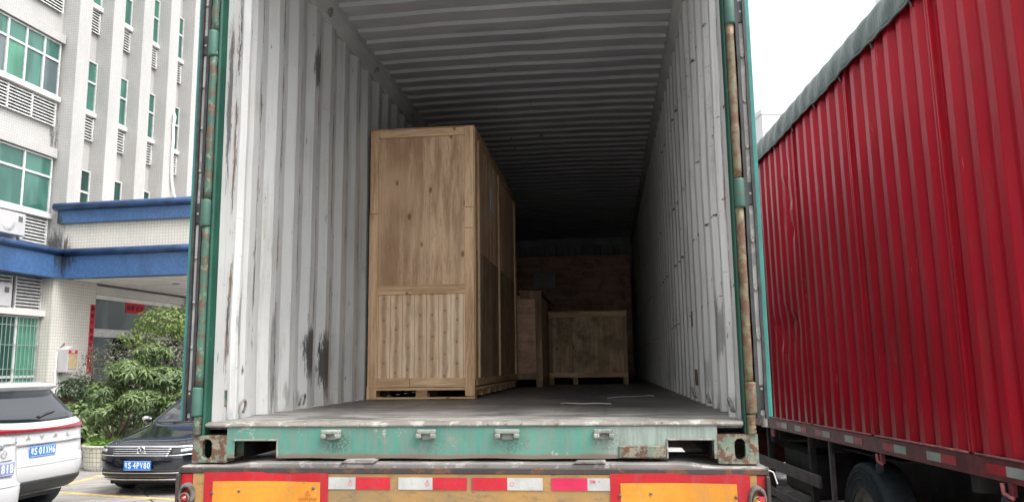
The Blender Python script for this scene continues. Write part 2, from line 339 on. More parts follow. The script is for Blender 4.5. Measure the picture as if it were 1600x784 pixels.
MT['rim'] = plain('dusty rim steel', (.22, .20, .18), .5, .4, .3, 10)
MT['rim_silver'] = plain('alloy rim', (.45, .45, .46), .35, .8)
MT['car_white'] = plain('white car paint', (.56, .56, .575), .22, 0, .02, 2, coat=1)
MT['car_black'] = plain('black blue car paint', (.010, .011, .018), .10, 0, .05, 2, coat=1)
MT['car_glass'] = plain('tinted car glass', (.012, .016, .022), .04, 0, .1, 1, .7, coat=1)
MT['trim'] = plain('dark car plastic', (.022, .022, .024), .5)
MT['chrome'] = plain('chrome', (.82, .82, .84), .12, 1, .02)
MT['silver'] = plain('silver letter', (.55, .55, .57), .3, .7, .05)
MT['lightbar'] = plain('deep red light bar', (.22, .004, .015), .12, 0, .15, 12, coat=1)
MT['lamp_clear'] = plain('clear lamp', (.35, .37, .40), .1, .3, .4, 30, coat=1)
MT['plate'] = plain('blue number plate', (.02, .17, .55), .35, 0, .06, 10)
MT['plate_faded'] = plain('faded lilac plate', (.22, .25, .50), .4, 0, .06, 10)
MT['plate_ink'] = plain('white plate ink', (.80, .82, .84), .4)
MT['paper_red'] = plain('red paper', (.50, .012, .035), .7, 0, .12, 4)
MT['paper_ink'] = plain('ink on paper', (.05, .008, .012), .8)
MT['paper'] = plain('pale paper label', (.62, .63, .68), .7, 0, .08, 6)
MT['board'] = plain('brown cardboard', (.42, .32, .18), .8)
MT['box_white'] = plain('white enamel box', (.46, .45, .46), .45, 0, .06, 3)
MT['pipe'] = plain('white hose', (.66, .66, .64), .5)
MT['brown'] = plain('reddish brown pot', (.11, .035, .025), .7, 0, .4, 10)
MT['soil'] = plain('soil', (.06, .045, .03), .95, 0, .4, 20)
MT['strap'] = plain('white packing strap', (.50, .49, .47), .6)
def leaf(name, a, b, c2):
    n = NT(name); g = n.t.nodes.new('ShaderNodeNewGeometry')
    col = n.ramp(g.outputs['Random Per Island'], [(0, a), (.55, b), (1, c2)])
    n.b.inputs['Subsurface Weight'].default_value = 0
    m = n.out(col, .42, 0, .5)
    # a little light through the leaf
    tr = n.t.nodes.new('ShaderNodeBsdfTranslucent'); n.link(col, tr.inputs[0]); mx = n.t.nodes.new('ShaderNodeMixShader'); mx.inputs[0].default_value = .28
    o = n.t.nodes['Material Output']; n.t.links.new(n.b.outputs[0], mx.inputs[1]); n.t.links.new(tr.outputs[0], mx.inputs[2]); n.t.links.new(mx.outputs[0], o.inputs['Surface'])
    return m
MT['leaf_green'] = leaf('fresh lobed leaves', (.055, .095, .03), (.105, .165, .055), (.22, .27, .10))
MT['leaf_lime'] = leaf('lime young leaves', (.07, .13, .025), (.13, .20, .035), (.24, .27, .07))
MT['leaf_grey'] = leaf('grey olive leaves', (.075, .085, .055), (.13, .14, .095), (.20, .20, .15))
MT['leaf_dark'] = leaf('dark leaves', (.02, .045, .018), (.035, .075, .025), (.06, .11, .035))
MT['grass'] = leaf('planter grass', (.07, .17, .02), (.13, .26, .04), (.2, .34, .06))
MT['bark'] = plain('bark', (.14, .115, .085), .9, 0, .3, 12, bump=.4)
def paving():
    n = NT('stone slab paving'); x, y, z = n.sep()
    v = n.t.nodes.new('ShaderNodeMapping'); n.link(n.obj, v.inputs[0]); v.inputs['Rotation'].default_value = (0, 0, R(-38)); vx, vy, vz = n.sep(v.outputs[0])
    fx = n.math('DIVIDE', vx, 1.25); fy = n.math('DIVIDE', vy, .62)
    a = n.math('ABSOLUTE', n.math('SUBTRACT', n.math('FRACT', fx), .5)); b = n.math('ABSOLUTE', n.math('SUBTRACT', n.math('FRACT', fy), .5))
    j = n.math('MAXIMUM', n.step(a, .485, .494), n.step(b, .470, .487))
    cb = n.t.nodes.new('ShaderNodeCombineXYZ'); n.link(n.math('FLOOR', fx), cb.inputs[0]); n.link(n.math('FLOOR', fy), cb.inputs[1])
    wn = n.t.nodes.new('ShaderNodeTexWhiteNoise'); n.link(cb.outputs[0], wn.inputs['Vector'])
    c = n.mix(wn.outputs['Value'], (.36, .345, .325), (.27, .265, .26))
    c = n.mix(n.step(n.noise(2.2, None, 6, .65), .35, .7), c, (.23, .215, .20), 'MIX')
    c = n.mix(j, c, (.04, .04, .038))
    n.bump(n.noise(30), .2, .004)
    return n.out(c, n.step(n.noise(1.1), .1, .95))
MT['paving'] = paving()
MT['asphalt'] = plain('asphalt ground', (.12, .12, .12), .85, 0, .25, 3, bump=.3)
MT['yellow_line'] = plain('worn yellow line', (.52, .36, .15), .7, 0, .3, 5)
MT['far_wall'] = plain('haze pale far wall', (.85, .85, .86), .8, 0, .04, .2)  # paleness of distance haze is put into this wall colour
MT['far_pane'] = plain('haze pale far pane', (.62, .66, .68), .3, 0, .1, .5)  # window contrast lowered in the colour, as haze would

# ------------------------------------------------------------------ mesh helpers
class MB:
    def __init__(s): s.bm = bmesh.new()
    def box(s, x0, x1, y0, y1, z0, z1, mat=None):
        vs = [s.bm.verts.new(p) for p in ((x0,y0,z0),(x1,y0,z0),(x1,y1,z0),(x0,y1,z0),(x0,y0,z1),(x1,y0,z1),(x1,y1,z1),(x0,y1,z1))]
        if mat is not None:
            for v in vs: v.co = mat @ v.co
        for f in ((0,3,2,1),(4,5,6,7),(0,1,5,4),(1,2,6,5),(2,3,7,6),(3,0,4,7)): s.bm.faces.new([vs[i] for i in f])
        return s
    def prism(s, pts, axis, a, b, mat=None):      # pts in the other two axes
        def P(u, v, t): return {'x': (t, u, v), 'y': (u, t, v), 'z': (u, v, t)}[axis]
        A = [s.bm.verts.new(P(u, v, a)) for u, v in pts]; B = [s.bm.verts.new(P(u, v, b)) for u, v in pts]
        if mat is not None:
            for v in A+B: v.co = mat @ v.co
        n = len(pts)
        s.bm.faces.new(A); s.bm.faces.new(B[::-1])
        for i in range(n): s.bm.faces.new([A[i], B[i], B[(i+1)%n], A[(i+1)%n]])
        return s
    def strip(s, prof, f):                        # prof list of 2D, f(u,v,k)->3D for k in 0,1 : open sheet
        A = [s.bm.verts.new(f(u, v, 0)) for u, v in prof]; B = [s.bm.verts.new(f(u, v, 1)) for u, v in prof]
        for i in range(len(prof)-1): s.bm.faces.new([A[i], A[i+1], B[i+1], B[i]])
        return s
    def grid(s, nu, nv, f):
        V = [[s.bm.verts.new(f(i/nu, j/nv)) for j in range(nv+1)] for i in range(nu+1)]
        for i in range(nu):
            for j in range(nv): s.bm.faces.new([V[i][j], V[i+1][j], V[i+1][j+1], V[i][j+1]])
        return s
    def tube(s, path, r, n=8, cap=True, rfun=None):
        path = [Vector(p) for p in path]; rings = []
        for i, p in enumerate(path):
            d = (path[min(i+1, len(path)-1)] - path[max(i-1, 0)]).normalized()
            a = d.orthogonal().normalized() if i == 0 else (a - d*a.dot(d)).normalized()
            b = d.cross(a); rr = rfun(i) if rfun else r
            rings.append([s.bm.verts.new(p + (a*math.cos(2*PI*k/n) + b*math.sin(2*PI*k/n))*rr) for k in range(n)])
        for i in range(len(rings)-1):
            for k in range(n): s.bm.faces.new([rings[i][k], rings[i][(k+1)%n], rings[i+1][(k+1)%n], rings[i+1][k]])
        if cap: s.bm.faces.new(rings[0][::-1]); s.bm.faces.new(rings[-1])
        return s
    def lathe(s, prof, c=(0,0,0), axis='z', n=32, closed=False):   # prof: (radius, height)
        rings = []
        for r, h in prof:
            ring = []
            for k in range(n):
                a = 2*PI*k/n; u, v = r*math.cos(a), r*math.sin(a)
                p = {'z': (u, v, h), 'x': (h, u, v), 'y': (u, h, v)}[axis]
                ring.append(s.bm.verts.new(Vector(p)+Vector(c)))
            rings.append(ring)
        for i in range(len(rings)-1):
            for k in range(n): s.bm.faces.new([rings[i][k], rings[i][(k+1)%n], rings[i+1][(k+1)%n], rings[i+1][k]])
        if closed: s.bm.faces.new(rings[0][::-1]); s.bm.faces.new(rings[-1])
        return s
    def build(s, name, m, parent=None, bevel=0, smooth=False, seg=1, sub=0):
        bmesh.ops.recalc_face_normals(s.bm, faces=s.bm.faces)
        me = bpy.data.meshes.new(name); s.bm.to_mesh(me); s.bm.free()
        me.materials.append(MT[m] if isinstance(m, str) else m)
        o = bpy.data.objects.new(name, me); C.objects.link(o)
        if parent: o.parent = parent
        if bevel:
            b = o.modifiers.new('bevel', 'BEVEL'); b.width = bevel; b.segments = seg; b.limit_method = 'ANGLE'; b.angle_limit = R(40)
        if sub:
            b = o.modifiers.new('sub', 'SUBSURF'); b.levels = sub; b.render_levels = sub
        if smooth:
            for p in me.polygons: p.use_smooth = True
        return o
def box(name, m, parent, x0, x1, y0, y1, z0, z1, bevel=0): return MB().box(x0,x1,y0,y1,z0,z1).build(name, m, parent, bevel)
def tag(o, label=None, cat=None, group=None, kind=None):
    if label: o['label'] = label
    if cat: o['category'] = cat
    if group: o['group'] = group
    if kind: o['kind'] = kind
    return o
def thing(name, label, cat, loc=(0,0,0), rot=(0,0,0), group=None):
    o = bpy.data.objects.new(name, None); C.objects.link(o); o.location = loc; o.rotation_euler = rot; o.empty_display_size = .2
    return tag(o, label, cat, group)
def text(name, body, m, parent, mat, size=.1, width=None, bold=.0, extrude=.0008, spacing=1.0):
    cu = bpy.data.curves.new('txt', 'FONT'); cu.body = body; cu.size = size; cu.align_x = 'CENTER'; cu.align_y = 'CENTER'
    cu.extrude = extrude; cu.offset = bold; cu.space_character = spacing; cu.resolution_u = 3
    t = bpy.data.objects.new('txt', cu); C.objects.link(t); bpy.context.view_layer.update()
    me = bpy.data.meshes.new_from_object(t.evaluated_get(bpy.context.evaluated_depsgraph_get())); bpy.data.objects.remove(t); bpy.data.curves.remove(cu)
    if width and me.vertices:
        xs = [v.co.x for v in me.vertices]; k = width/(max(xs)-min(xs))
        for v in me.vertices: v.co.x *= k
    me.transform(mat); me.materials.clear(); me.materials.append(MT[m]); me.name = name
    o = bpy.data.objects.new(name, me); C.objects.link(o)
    if parent: o.parent = parent
    return o
def frontal(x, y, z, rz=0): return Matrix.Translation((x, y, z)) @ Matrix.Rotation(rz, 4, 'Z') @ Matrix.Rotation(R(90), 4, 'X')
def copy_tree(o, parent=None):
    c = o.copy(); C.objects.link(c); c.parent = parent if parent else o.parent
    for ch in list(o.children):
        copy_tree(ch, c)
    return c

# ================================================================== GROUND
g = MB().box(-500, 500, -300, 900, -.4, -.02).build('ground', 'asphalt'); tag(g, kind='structure')
g = MB().box(-16.5, 9, -12, 30, -.2, 0).build('paved_yard', 'paving'); tag(g, kind='structure')
def groundline(a, b, wd):
    a = Vector(a); b = Vector(b); d = (b-a).normalized(); n = Vector((-d.y, d.x))*wd/2
    return MB().prism([(a+n)[:], (b+n)[:], (b-n)[:], (a-n)[:]], 'z', .0005, .005)
tag(groundline((-8.46, 8.7), (-8.60, 10.9), .12).build('road_marking', 'yellow_line'), kind='structure')
tag(groundline((-8.5, 8.50), (-5.0, 7.68), .13).build('road_marking', 'yellow_line'), kind='structure')
tag(groundline((-5.0, 7.68), (-3.6, 12.5), .12).build('road_marking', 'yellow_line'), kind='structure')
tag(MB().box(-16.4, -11.9, 3.5, 22, 0, .14).build('planting_bed', 'soil'), kind='structure')

# ================================================================== CONTAINER
cont = thing('shipping_container', 'open teal high cube shipping container, scuffed white inside, doors folded back, loaded with crates', 'container')
HW, L, ZF, ZR, ZB, ZT = 1.175, 12.05, 1.65, 4.34, 1.48, 4.376
def wall_profile(y0, y1, inner, outer, phase=.385):
    pr = [(inner+.0, y0)] ; y = phase
    pr = [(inner, y0), (inner, phase - .07 - .02)]
    y = phase - .09
    pr = [(inner, y0), (inner, .235), (inner-.022, .262), (inner-.022, .285), (inner, .312), (outer, .325)]
    y = phase
    while y + .278 < y1:
        pr += [(inner, y), (inner, y+.082), (outer, y+.128), (outer, y+.222)]
        y += .278
    pr += [(inner, y), (inner, y1)]
    return pr
zc0, zc1 = ZF, ZR-.15
for sgn, m in ((-1, 'wall_l'), (1, 'wall_r')):
    pr = wall_profile(.07, L, HW-.002, HW+.036)
    nz = 16
    b = MB()
    def wf(px, y, t, s=sgn):
        z = zc0 + (zc1-zc0)*t
        d = .006*mnoise.noise(Vector((s*3, y*.9, z*1.2))) + .0035*mnoise.noise(Vector((s*5, y*3, z*4)))
        if y < .1: d = 0
        return (s*(px + d), y, z)
    V = [[b.bm.verts.new(wf(px, y, j/nz)) for j in range(nz+1)] for px, y in pr]
    for i in range(len(pr)-1):
        for j in range(nz): b.bm.faces.new([V[i][j], V[i+1][j], V[i+1][j+1], V[i][j+1]])
    b.build('side_wall', m, cont)
    b = MB(); b.strip([(px+.004, y) for px, y in pr], lambda px, y, k, s=sgn: (s*(px+.02 if px < HW+.01 else px+.006), y, zc0+(zc1-zc0)*k)); b.build('outer_skin', 'door_teal', cont)
    # top side rail (seen inside as a flat band) and bottom side rail
    b = MB(); b.prism([(sgn*(HW-.004), zc1), (sgn*(HW+.044), zc1), (sgn*(HW+.044), ZR+.049), (sgn*(HW-.035), ZR+.045), (sgn*(HW-.035), ZR-.05)], 'y', .07, L); b.build('top_rail', 'wall_plain', cont, .006)
    box('bottom_rail', 'post', cont, *( (sgn*1.19, sgn*1.219) if sgn > 0 else (-1.219, -1.19) ), .1, L, 1.5, ZF-.003)
# roof, corrugated across
pr = []; y = .09; A, Bz = 0, .02
while y + .209 < L:
    pr += [(y, ZR), (y+.088, ZR), (y+.102, ZR+.024), (y+.190, ZR+.024), (y+.204, ZR)]; y += .209
pr += [(y, ZR), (L, ZR)]
b = MB(); nx = 24
def rf(y, z, u):
    x = -HW+.02 + u*(2*HW-.04)
    bulge = .009*mnoise.noise(Vector((x*1.4, y*1.1, 3))) + .005*mnoise.noise(Vector((x*3, y*2.5, 8)))
    edge = min(1, (1-abs(2*u-1))*6)
    return (x, y, z + edge*(bulge + .012*(1-(2*u-1)**2)))
V = [[b.bm.verts.new(rf(y, z, j/nx)) for j in range(nx+1)] for y, z in pr]
for i in range(len(pr)-1):
    for j in range(nx): b.bm.faces.new([V[i][j], V[i+1][j], V[i+1][j+1], V[i][j+1]])
b.build('roof_panel', 'roof', cont)
box('roof_skin', 'door_teal', cont, -HW, HW, .05, L, ZR+.05, ZR+.058)
box('floor_panel', 'floor', cont, -HW-.01, HW+.01, .045, L, ZF-.03, ZF)
# end wall
b = MB(); pr = []; x = -HW
while x < HW-.25:
    pr += [(x, L-.04), (x+.11, L-.04), (x+.13, L-.01), (x+.23, L-.01)]; x += .25
pr += [(HW, L-.04)]
b.strip(pr, lambda x, y, k: (x, y, ZF + (ZR-.12-ZF)*k)); b.build('end_wall', 'wall_plain', cont)
box('end_rail', 'wall_plain', cont, -HW+.01, HW-.01, L-.07, L+.02, ZR-.121, ZR+.03)
box('end_skin', 'door_teal', cont, -1.218, 1.218, L+.03, L+.05, ZB+.05, ZT-.02)
# corner posts (rear), hinge bars, knuckles
for sgn, rod in ((-1, 'rod_l'), (1, 'rod_r')):
    X = lambda v: sgn*v
    x0, x1 = sorted((X(1.132), X(1.178)))
    pin = 1.166 if sgn < 0 else 1.168
    b = MB(); b.prism([(X(pin), .004), (X(1.176), -.002), (X(1.216), .03), (X(1.216), .12), (X(1.19), .12), (X(1.19), .066), (X(pin), .066)], 'z', 1.598, ZT-.118); b.build('corner_post', 'post', cont, .006, seg=2)
    ks = [1.745, 2.60, 3.42, 4.18]
    zs = [1.60] + ks + [4.26]
    for i in range(len(zs)-1):
        a, c = zs[i] + (.065 if i else 0), zs[i+1] - (.065 if i < len(ks) else 0)
        n_ = 14
        MB().tube([(X(1.196 + .003*mnoise.noise(Vector((sgn*4, i, j*.8)))), -.008 + .003*mnoise.noise(Vector((j*.7, 2, i))), a+(c-a)*j/n_) for j in range(n_+1)], .020, 12, True,
                  lambda q: .0175 + .0020*mnoise.noise(Vector((q*.9, sgn*7, i*3)))).build('hinge_bar', rod, cont, smooth=True)
    for k in ks:
        MB().lathe([(.012, k-.064), (.021, k-.062), (.0225, k-.055), (.0225, k+.055), (.021, k+.062), (.012, k+.064)], (X(1.199), -.012, 0), n=16, closed=True).build('hinge_knuckle', 'knuckle' if sgn < 0 or k > 2 else 'rod_r', cont, smooth=True)
        xa, xb = sorted((X(1.205), X(1.262)))
        box('hinge_blade', 'gasket', cont, xa, xb, .004, .10, k-.05, k+.05, .004)
    # the door leaf, swung right round against the side wall
    door = MB(); prd = []; yy = .06
    xi, xo = 1.236, 1.272
    prd = [(xi, .03)]
    while yy < 1.05:
        prd += [(xi, yy), (xi, yy+.08), (xo-.006, yy+.11), (xo-.006, yy+.18)]; yy += .21
    prd += [(xi, yy), (xi, 1.17)]
    door.strip(prd, lambda px, y, k: (X(px), y, 1.70 + (4.24-1.70)*k))
    door = door.build('door', 'wall_plain', cont)
    xa, xb = sorted((X(1.266), X(1.286))); box('door_frame', 'door_teal', door, xa, xb, .005, 1.18, 1.665, 4.27, .003)
    xa, xb = sorted((X(1.238), X(1.2655))); box('door_edge', 'strip', door, xa, xb, .012, .045, 1.672, 4.265, .002)
    for (p0, p1, q) in ((1.2555, 1.267, -.006), (1.222, 1.2365, -.002)):
        n_ = 40; b = MB()
        def gk(i, sd): 
            z = 1.66 + 2.61*i/n_; wob = .0025*mnoise.noise(Vector((i*.5, p0*9, sgn)))
            return [(X(p0+wob), q+.02, z), (X(p0+wob), q, z), (X(p1+wob), q, z), (X(p1+wob), q+.02, z)]
        rings = [[b.bm.verts.new(v) for v in gk(i, 0)] for i in range(n_+1)]
        for i in range(n_):
            for j in range(4): b.bm.faces.new([rings[i][j], rings[i+1][j], rings[i+1][(j+1)%4], rings[i][(j+1)%4]])
        b.build('door_gasket', 'gasket', door)
    z = 1.78
    while z < 4.2:
        MB().lathe([(.001, .002), (.005, .003), (.009, .008), (.009, .014)], (X(1.247), 0, z), 'y', 10, True).build('rivet', 'rivet', door, smooth=True)
        z += .205
    # locking bars on the outside of the leaf
    for yb in (.35, .9):
        MB().tube([(X(1.315), yb, 1.60), (X(1.315), yb, 4.3)], .014, 8).build('lock_rod', 'strip', door, smooth=True)
# header over the opening
box('door_header', 'door_teal', cont, -1.151, 1.151, 0.006, .10, ZR-.02, ZT-.01, .006)

# sill with two fork pockets
sl = [(-1.056, 1.056, 1.578, 1.640), (-1.056, -1.026, 1.500, 1.578), (-.826, .856, 1.500, 1.578), (1.046, 1.056, 1.500, 1.578)]
b = MB()
xs = [-1.058, -1.022, -.828, .858, 1.044, 1.058]
for i, (a, c) in enumerate(zip(xs, xs[1:])):
    n_ = max(1, int((c-a)/.05)); hole = i in (1, 3)
    for k in range(n_):
        u0, u1 = a+(c-a)*k/n_, a+(c-a)*(k+1)/n_
        def dz(u): return .004*mnoise.noise(Vector((u*5, 0, 0)))
        z0a, z0b = (1.577, 1.577) if hole else (1.500+dz(u0), 1.500+dz(u1))
        vs = [b.bm.verts.new(p) for p in ((u0, 0, z0a), (u1, 0, z0b), (u1, -.001, 1.632), (u0, -.001, 1.632), (u0, .10, z0a), (u1, .10, z0b), (u1, .10, 1.632), (u0, .10, 1.632))]
        for f in ((0,1,2,3), (4,7,6,5), (0,4,5,1), (3,2,6,7)): b.bm.faces.new([vs[q] for q in f])
b.build('door_sill', 'sill', cont)
# pocket flanges
for (a, c, zz) in ((-1.022, -.828, 1.574), (.858, 1.044, 1.574)):
    box('fork_pocket', 'lip', cont, a-.006, c+.006, -.009, .004, zz, zz+.007, .002)
    box('fork_pocket', 'lip', cont, (c if a < 0 else a-.008), (c+.008 if a < 0 else a), -.009, .004, 1.503, zz-.001, .002)
    b = MB(); b.box(a+.002, c-.002, .10, 2.3, 1.576, 1.584); b.box(a-.004, a+.002, .10, 2.3, 1.49, 1.584); b.box(c-.002, c+.004, .10, 2.3, 1.49, 1.584); b.build('pocket_tunnel', 'under', cont)
# raised repair plate by the right pocket
box('repair_plate', 'casting', cont, .655, .848, -.010, .002, 1.503, 1.553, .004)
# worn lip and threshold
b = MB()
n_ = 90
def lipf(u, v):
    x = -1.157 + 2.32*u; w_ = mnoise.noise(Vector((x*6, 3, 0)))*.0035
    P = [(-.008+w_, 1.634), (-.010+w_, 1.640), (-.006, 1.6495+w_*.4), (.02, ZF+.004), (.10, ZF+.003), (.155+w_*3, ZF+.0025), (.16+w_*3, ZF-.004)]
    p = P[int(round(v*6))]; return (x, p[0], p[1])
b.grid(n_, 6, lipf); b.build('threshold_plate', 'lip', cont)
# keepers for the locking bars
for kx in (-.578, -.158, .191, .597):
    b = MB()
    wk = .043 if kx != .191 else .052
    b.box(kx-wk, kx+wk, -.030, -.001, 1.603, 1.622)
    b.box(kx-wk, kx-wk+.024, -.034, -.001, 1.585, 1.605); b.box(kx+wk-.024, kx+wk, -.034, -.001, 1.585, 1.605)
    b.box(kx-wk*.5, kx+wk*.5, -.012, -.001, 1.578, 1.604)
    b.build('cam_keeper', 'keeper', cont, .006, seg=2)
# corner castings with stadium hole
def casting(x0, x1, z0, z1, y0, y1, hole_x, parent, m='casting'):
    b = MB(); N = 32
    cx, cz = hole_x, (z0+z1)/2; hw, hh = .022, .042
    def stad(a):
        c, s_ = math.cos(a), math.sin(a); off = hh-hw
        return (cx + hw*c, cz + hw*s_ + (off if s_ > 0 else -off))
    def rect(a):
        c, s_ = math.cos(a), math.sin(a); k = min(((x1-cx) if c > 0 else (cx-x0))/max(abs(c), 1e-6), ((z1-cz) if s_ > 0 else (cz-z0))/max(abs(s_), 1e-6))
        return (cx + c*k, cz + s_*k)
    angs = sorted([2*PI*i/N for i in range(N)] + [math.atan2(zz-cz, xx-cx) % (2*PI) for xx in (x0, x1) for zz in (z0, z1)])
    n = len(angs)
    O = [b.bm.verts.new((rect(a)[0], y0, rect(a)[1])) for a in angs]; I = [b.bm.verts.new((stad(a)[0], y0, stad(a)[1])) for a in angs]
    J = [b.bm.verts.new((stad(a)[0], y0+.028, stad(a)[1])) for a in angs]; Bk = [b.bm.verts.new((rect(a)[0], y1, rect(a)[1])) for a in angs]
    for i in range(n):
        j = (i+1) % n
        b.bm.faces.new([O[i], O[j], I[j], I[i]]); b.bm.faces.new([I[i], I[j], J[j], J[i]]); b.bm.faces.new([O[i], Bk[i], Bk[j], O[j]])
    b.bm.faces.new(Bk)
    return b.build('corner_casting', m, parent, .004)
casting(-1.219, -1.058, 1.480, 1.598, -.004, .17, -1.150, cont)
casting(1.058, 1.219, 1.480, 1.598, -.004, .17, 1.146, cont)
casting(-1.219, -1.058, ZT-.118, ZT, -.004, .17, -1.14, cont); casting(1.058, 1.219, ZT-.118, ZT, -.004, .17, 1.14, cont)
# lashing rings along the walls
def ring(x, y, z, r, s):
    pts = [(x - s*.012*math.sin(a), y + r*math.cos(a)*.8, z + r*math.sin(a)) for a in [R(-30)+R(240)*k/12 for k in range(13)]]
    MB().tube(pts, .0065, 8).build('lashing_ring', 'lip', cont, smooth=True)
for y in (.33, 1.10): ring(-HW+.02, y, ZF+.045, .042, -1)
for y in (1.39, 2.46, 3.6): ring(-HW+.03, y, ZR-.115, .030, -1)
for y in (.22, 1.0, 1.7): ring(HW-.02, y, ZF+.045, .040, 1)
for (y, z0) in ((1.80, 2.17), (1.72, 1.80)): box('rust_patch', 'rod_r', cont, HW-.006, HW+.002, y-.03, y+.03, z0-.05, z0+.05, .003)
for (y, z0) in ((.20, 1.74),): box('rust_patch', 'rod_l', cont, -HW-.002, -HW+.004, y-.014, y+.014, z0-.03, z0+.05, .003)
# base cross members under the floor
y = 2.45
while y < L: box('cross_member', 'under', cont, -1.17, 1.17, y, y+.04, 1.50, 1.61); y += .6

# things lying on the container floor
def straplet(name, pts, wd, label):
    b = MB(); v = []
    for i, (x, y) in enumerate(pts):
        q = pts[min(i+1, len(pts)-1)]; p0 = pts[max(i-1, 0)]; d = Vector((q[0]-p0[0], q[1]-p0[1])).normalized(); n = Vector((-d.y, d.x))*wd/2
        h = ZF + .004 + .006*abs(math.sin(i*1.7))
        v.append([b.bm.verts.new((x+n.x, y+n.y, h)), b.bm.verts.new((x-n.x, y-n.y, h+.002))])
    for a, c in zip(v, v[1:]): b.bm.faces.new([a[0], c[0], c[1], a[1]])
    o = b.build(name, 'strap'); m = o.modifiers.new('s', 'SOLIDIFY'); m.thickness = .0035
    return tag(o, label, 'strap', 'packing straps left on the container floor')
straplet('packing_strap', [(.34, 1.50), (.37, 1.45), (.46, 1.43), (.55, 1.41), (.635, 1.38)], .022, 'white strap lying on the floor near the threshold, the nearer of the two')
straplet('packing_strap', [(.62, 2.26), (.72, 2.33), (.82, 2.43), (.90, 2.50), (.95, 2.52)], .022, 'thin pale strap lying farther in on the container floor by the right wall')

# ================================================================== CRATES
def pallet(parent, x0, x1, y0, y1, z0, z1):
    pal = box('pallet', 'board_h', parent, x0, x1, y0, y1, z1-.02, z1-.001)
    xs_ = [x0, (x0+x1)/2-.045, x1-.055]
    for i, xx in enumerate(xs_):
        yy = y0+.004
        while yy < y1-.05:
            for q in range(4):
                h0 = z0+.014+(z1-.02-z0-.014)*q/4; h1 = z0+.014+(z1-.02-z0-.014)*(q+1)/4-.0015
                box('block', 'board_d', pal, xx+.003*(q%2), xx+.055+.03*(i == 1)+.003*(q%2), yy+.003*(q%3), min(yy+.12, y1-.004), h0, h1, .001)
            yy += .36
    box('bottom_board', 'board_h', pal, x0, x1, y0, y0+.09, z0+.001, z0+.013)
    return pal
crate = thing('wooden_crate', 'tall pale wooden crate against the left wall, nearest the opening', 'crate', group='wooden crates in the container')
x0, x1, y0, y1, z0, z1 = -1.135, -.342, 2.335, 5.08, 1.652, 3.705
zp = 1.742
box('core', 'side_ply', crate, x0+.03, x1-.026, y0+.03, y1-.03, zp+.01, z1-.02)
box('upper_panel', 'ply', crate, x0+.05, x1-.07, y0+.012, y0+.029, 2.49, z1-.07)
box('lower_panel', 'slats', crate, x0+.05, x1-.07, y0+.012, y0+.029, 1.80, 2.424)
fb_ = [('frame_board', 'board_v', x0-.012, x0+.052, y0, z1-.66, z1-.006), ('frame_board', 'board_v', x0-.015, x0+.052, y0+.001, z0+.01, z1-.664),
       ('frame_board', 'board_v', x1-.070, x1, y0, z1-.63, z1), ('frame_board', 'board_v', x1-.070, x1, y0+.001, z1-.79, z1-.633), ('frame_board', 'board_v', x1-.071, x1, y0, z0+.02, z1-.793),
       ('frame_board', 'board_h', x0+.053, x1-.072, y0+.002, z1-.068, z1-.008), ('frame_board', 'board_h', x0+.053, x1-.072, y0+.001, 2.423, 2.492),
       ('frame_board', 'board_h', x0+.053, -.83, y0, 1.738, 1.805), ('frame_board', 'board_h', -.827, x1-.072, y0+.002, 1.738, 1.803)]
for nme, m, a, c, yy, e, f in fb_: box(nme, m, crate, a, c, yy, yy+.024, e, f, .0015)
# side towards the aisle
for (ya, yb, za, zb, m) in ((y0+.03, 3.42, 2.78, z1-.01, 'ply'), (3.43, y1-.01, 2.78, z1-.01, 'ply'), (y0+.03, 3.42, 1.80, 2.775, 'side_ply'), (3.43, y1-.01, 1.80, 2.775, 'side_ply')):
    box('side_panel', m, crate, x1-.025, x1-.010, ya, yb, za, zb)
for (ya, yb, za, zb, m) in ((y0+.025, y0+.10, 1.79, z1-.002, 'board_v'), (2.56, 2.60, 1.80, z1-.05, 'board_v'), (3.72, 3.78, 1.80, z1-.03, 'board_v'), (4.98, y1, 1.80, z1-.03, 'board_v'), (y0+.10, y1, 1.745, 1.80, 'board_d'), (y0+.1, y1, z1-.05, z1-.002, 'board_d')):
    box('batten', m, crate, x1-.0095, x1+.006+.0005*(yb > 4), ya, yb, za, zb, .001)
box('lid', 'board_d', crate, x0-.008, x1+.003, y0+.026, y1, z1-.006, z1+.012)
box('paper_label', 'paper', crate, x1-.0098, x1-.006, 3.26, 3.44, 3.24, 3.44)
pallet(crate, x0-.006, x1-.001, y0+.006, y1-.02, z0, 1.736)
b = MB(); b.box(x0-.02, x0+.02, y0-.004, y0+.05, z0-.001, z0+.09); b.build('skid', 'board_v', crate, .003)
# short crate in front of the big one
c2 = thing('wooden_crate', 'low square speckled crate standing right of the aisle, in front of the big reddish crate', 'crate', group='wooden crates in the container')
a0, a1, e0, e1 = -.085, .872, 6.31, 7.35
box('front_panel', 'osb', c2, a0+.03, a1-.03, e0+.012, e1, 1.762, 2.50)
for m, p_ in (('board_h', (a0+.0, a1-.0, e0, e0+.02, 2.468, 2.53)), ('board_h', (a0, a1, e0, e0+.02, 1.735, 1.79)), ('board_v', (a0, a0+.045, e0+.002, e0+.022, 1.791, 2.467)), ('board_v', (a1-.045, a1, e0+.002, e0+.022, 1.791, 2.467))):
    box('frame_board', 'side_ply' if m == 'board_v' else 'board_h', c2, *p_)
box('lid', 'side_ply', c2, a0, a1, e0+.002, e1, 2.531, 2.545)
for xx in (a0, (a0*2+a1)/3-.03, a1-.06): box('leg', 'side_ply', c2, xx, xx+.06, e0+.004, e1, ZF, 1.734)
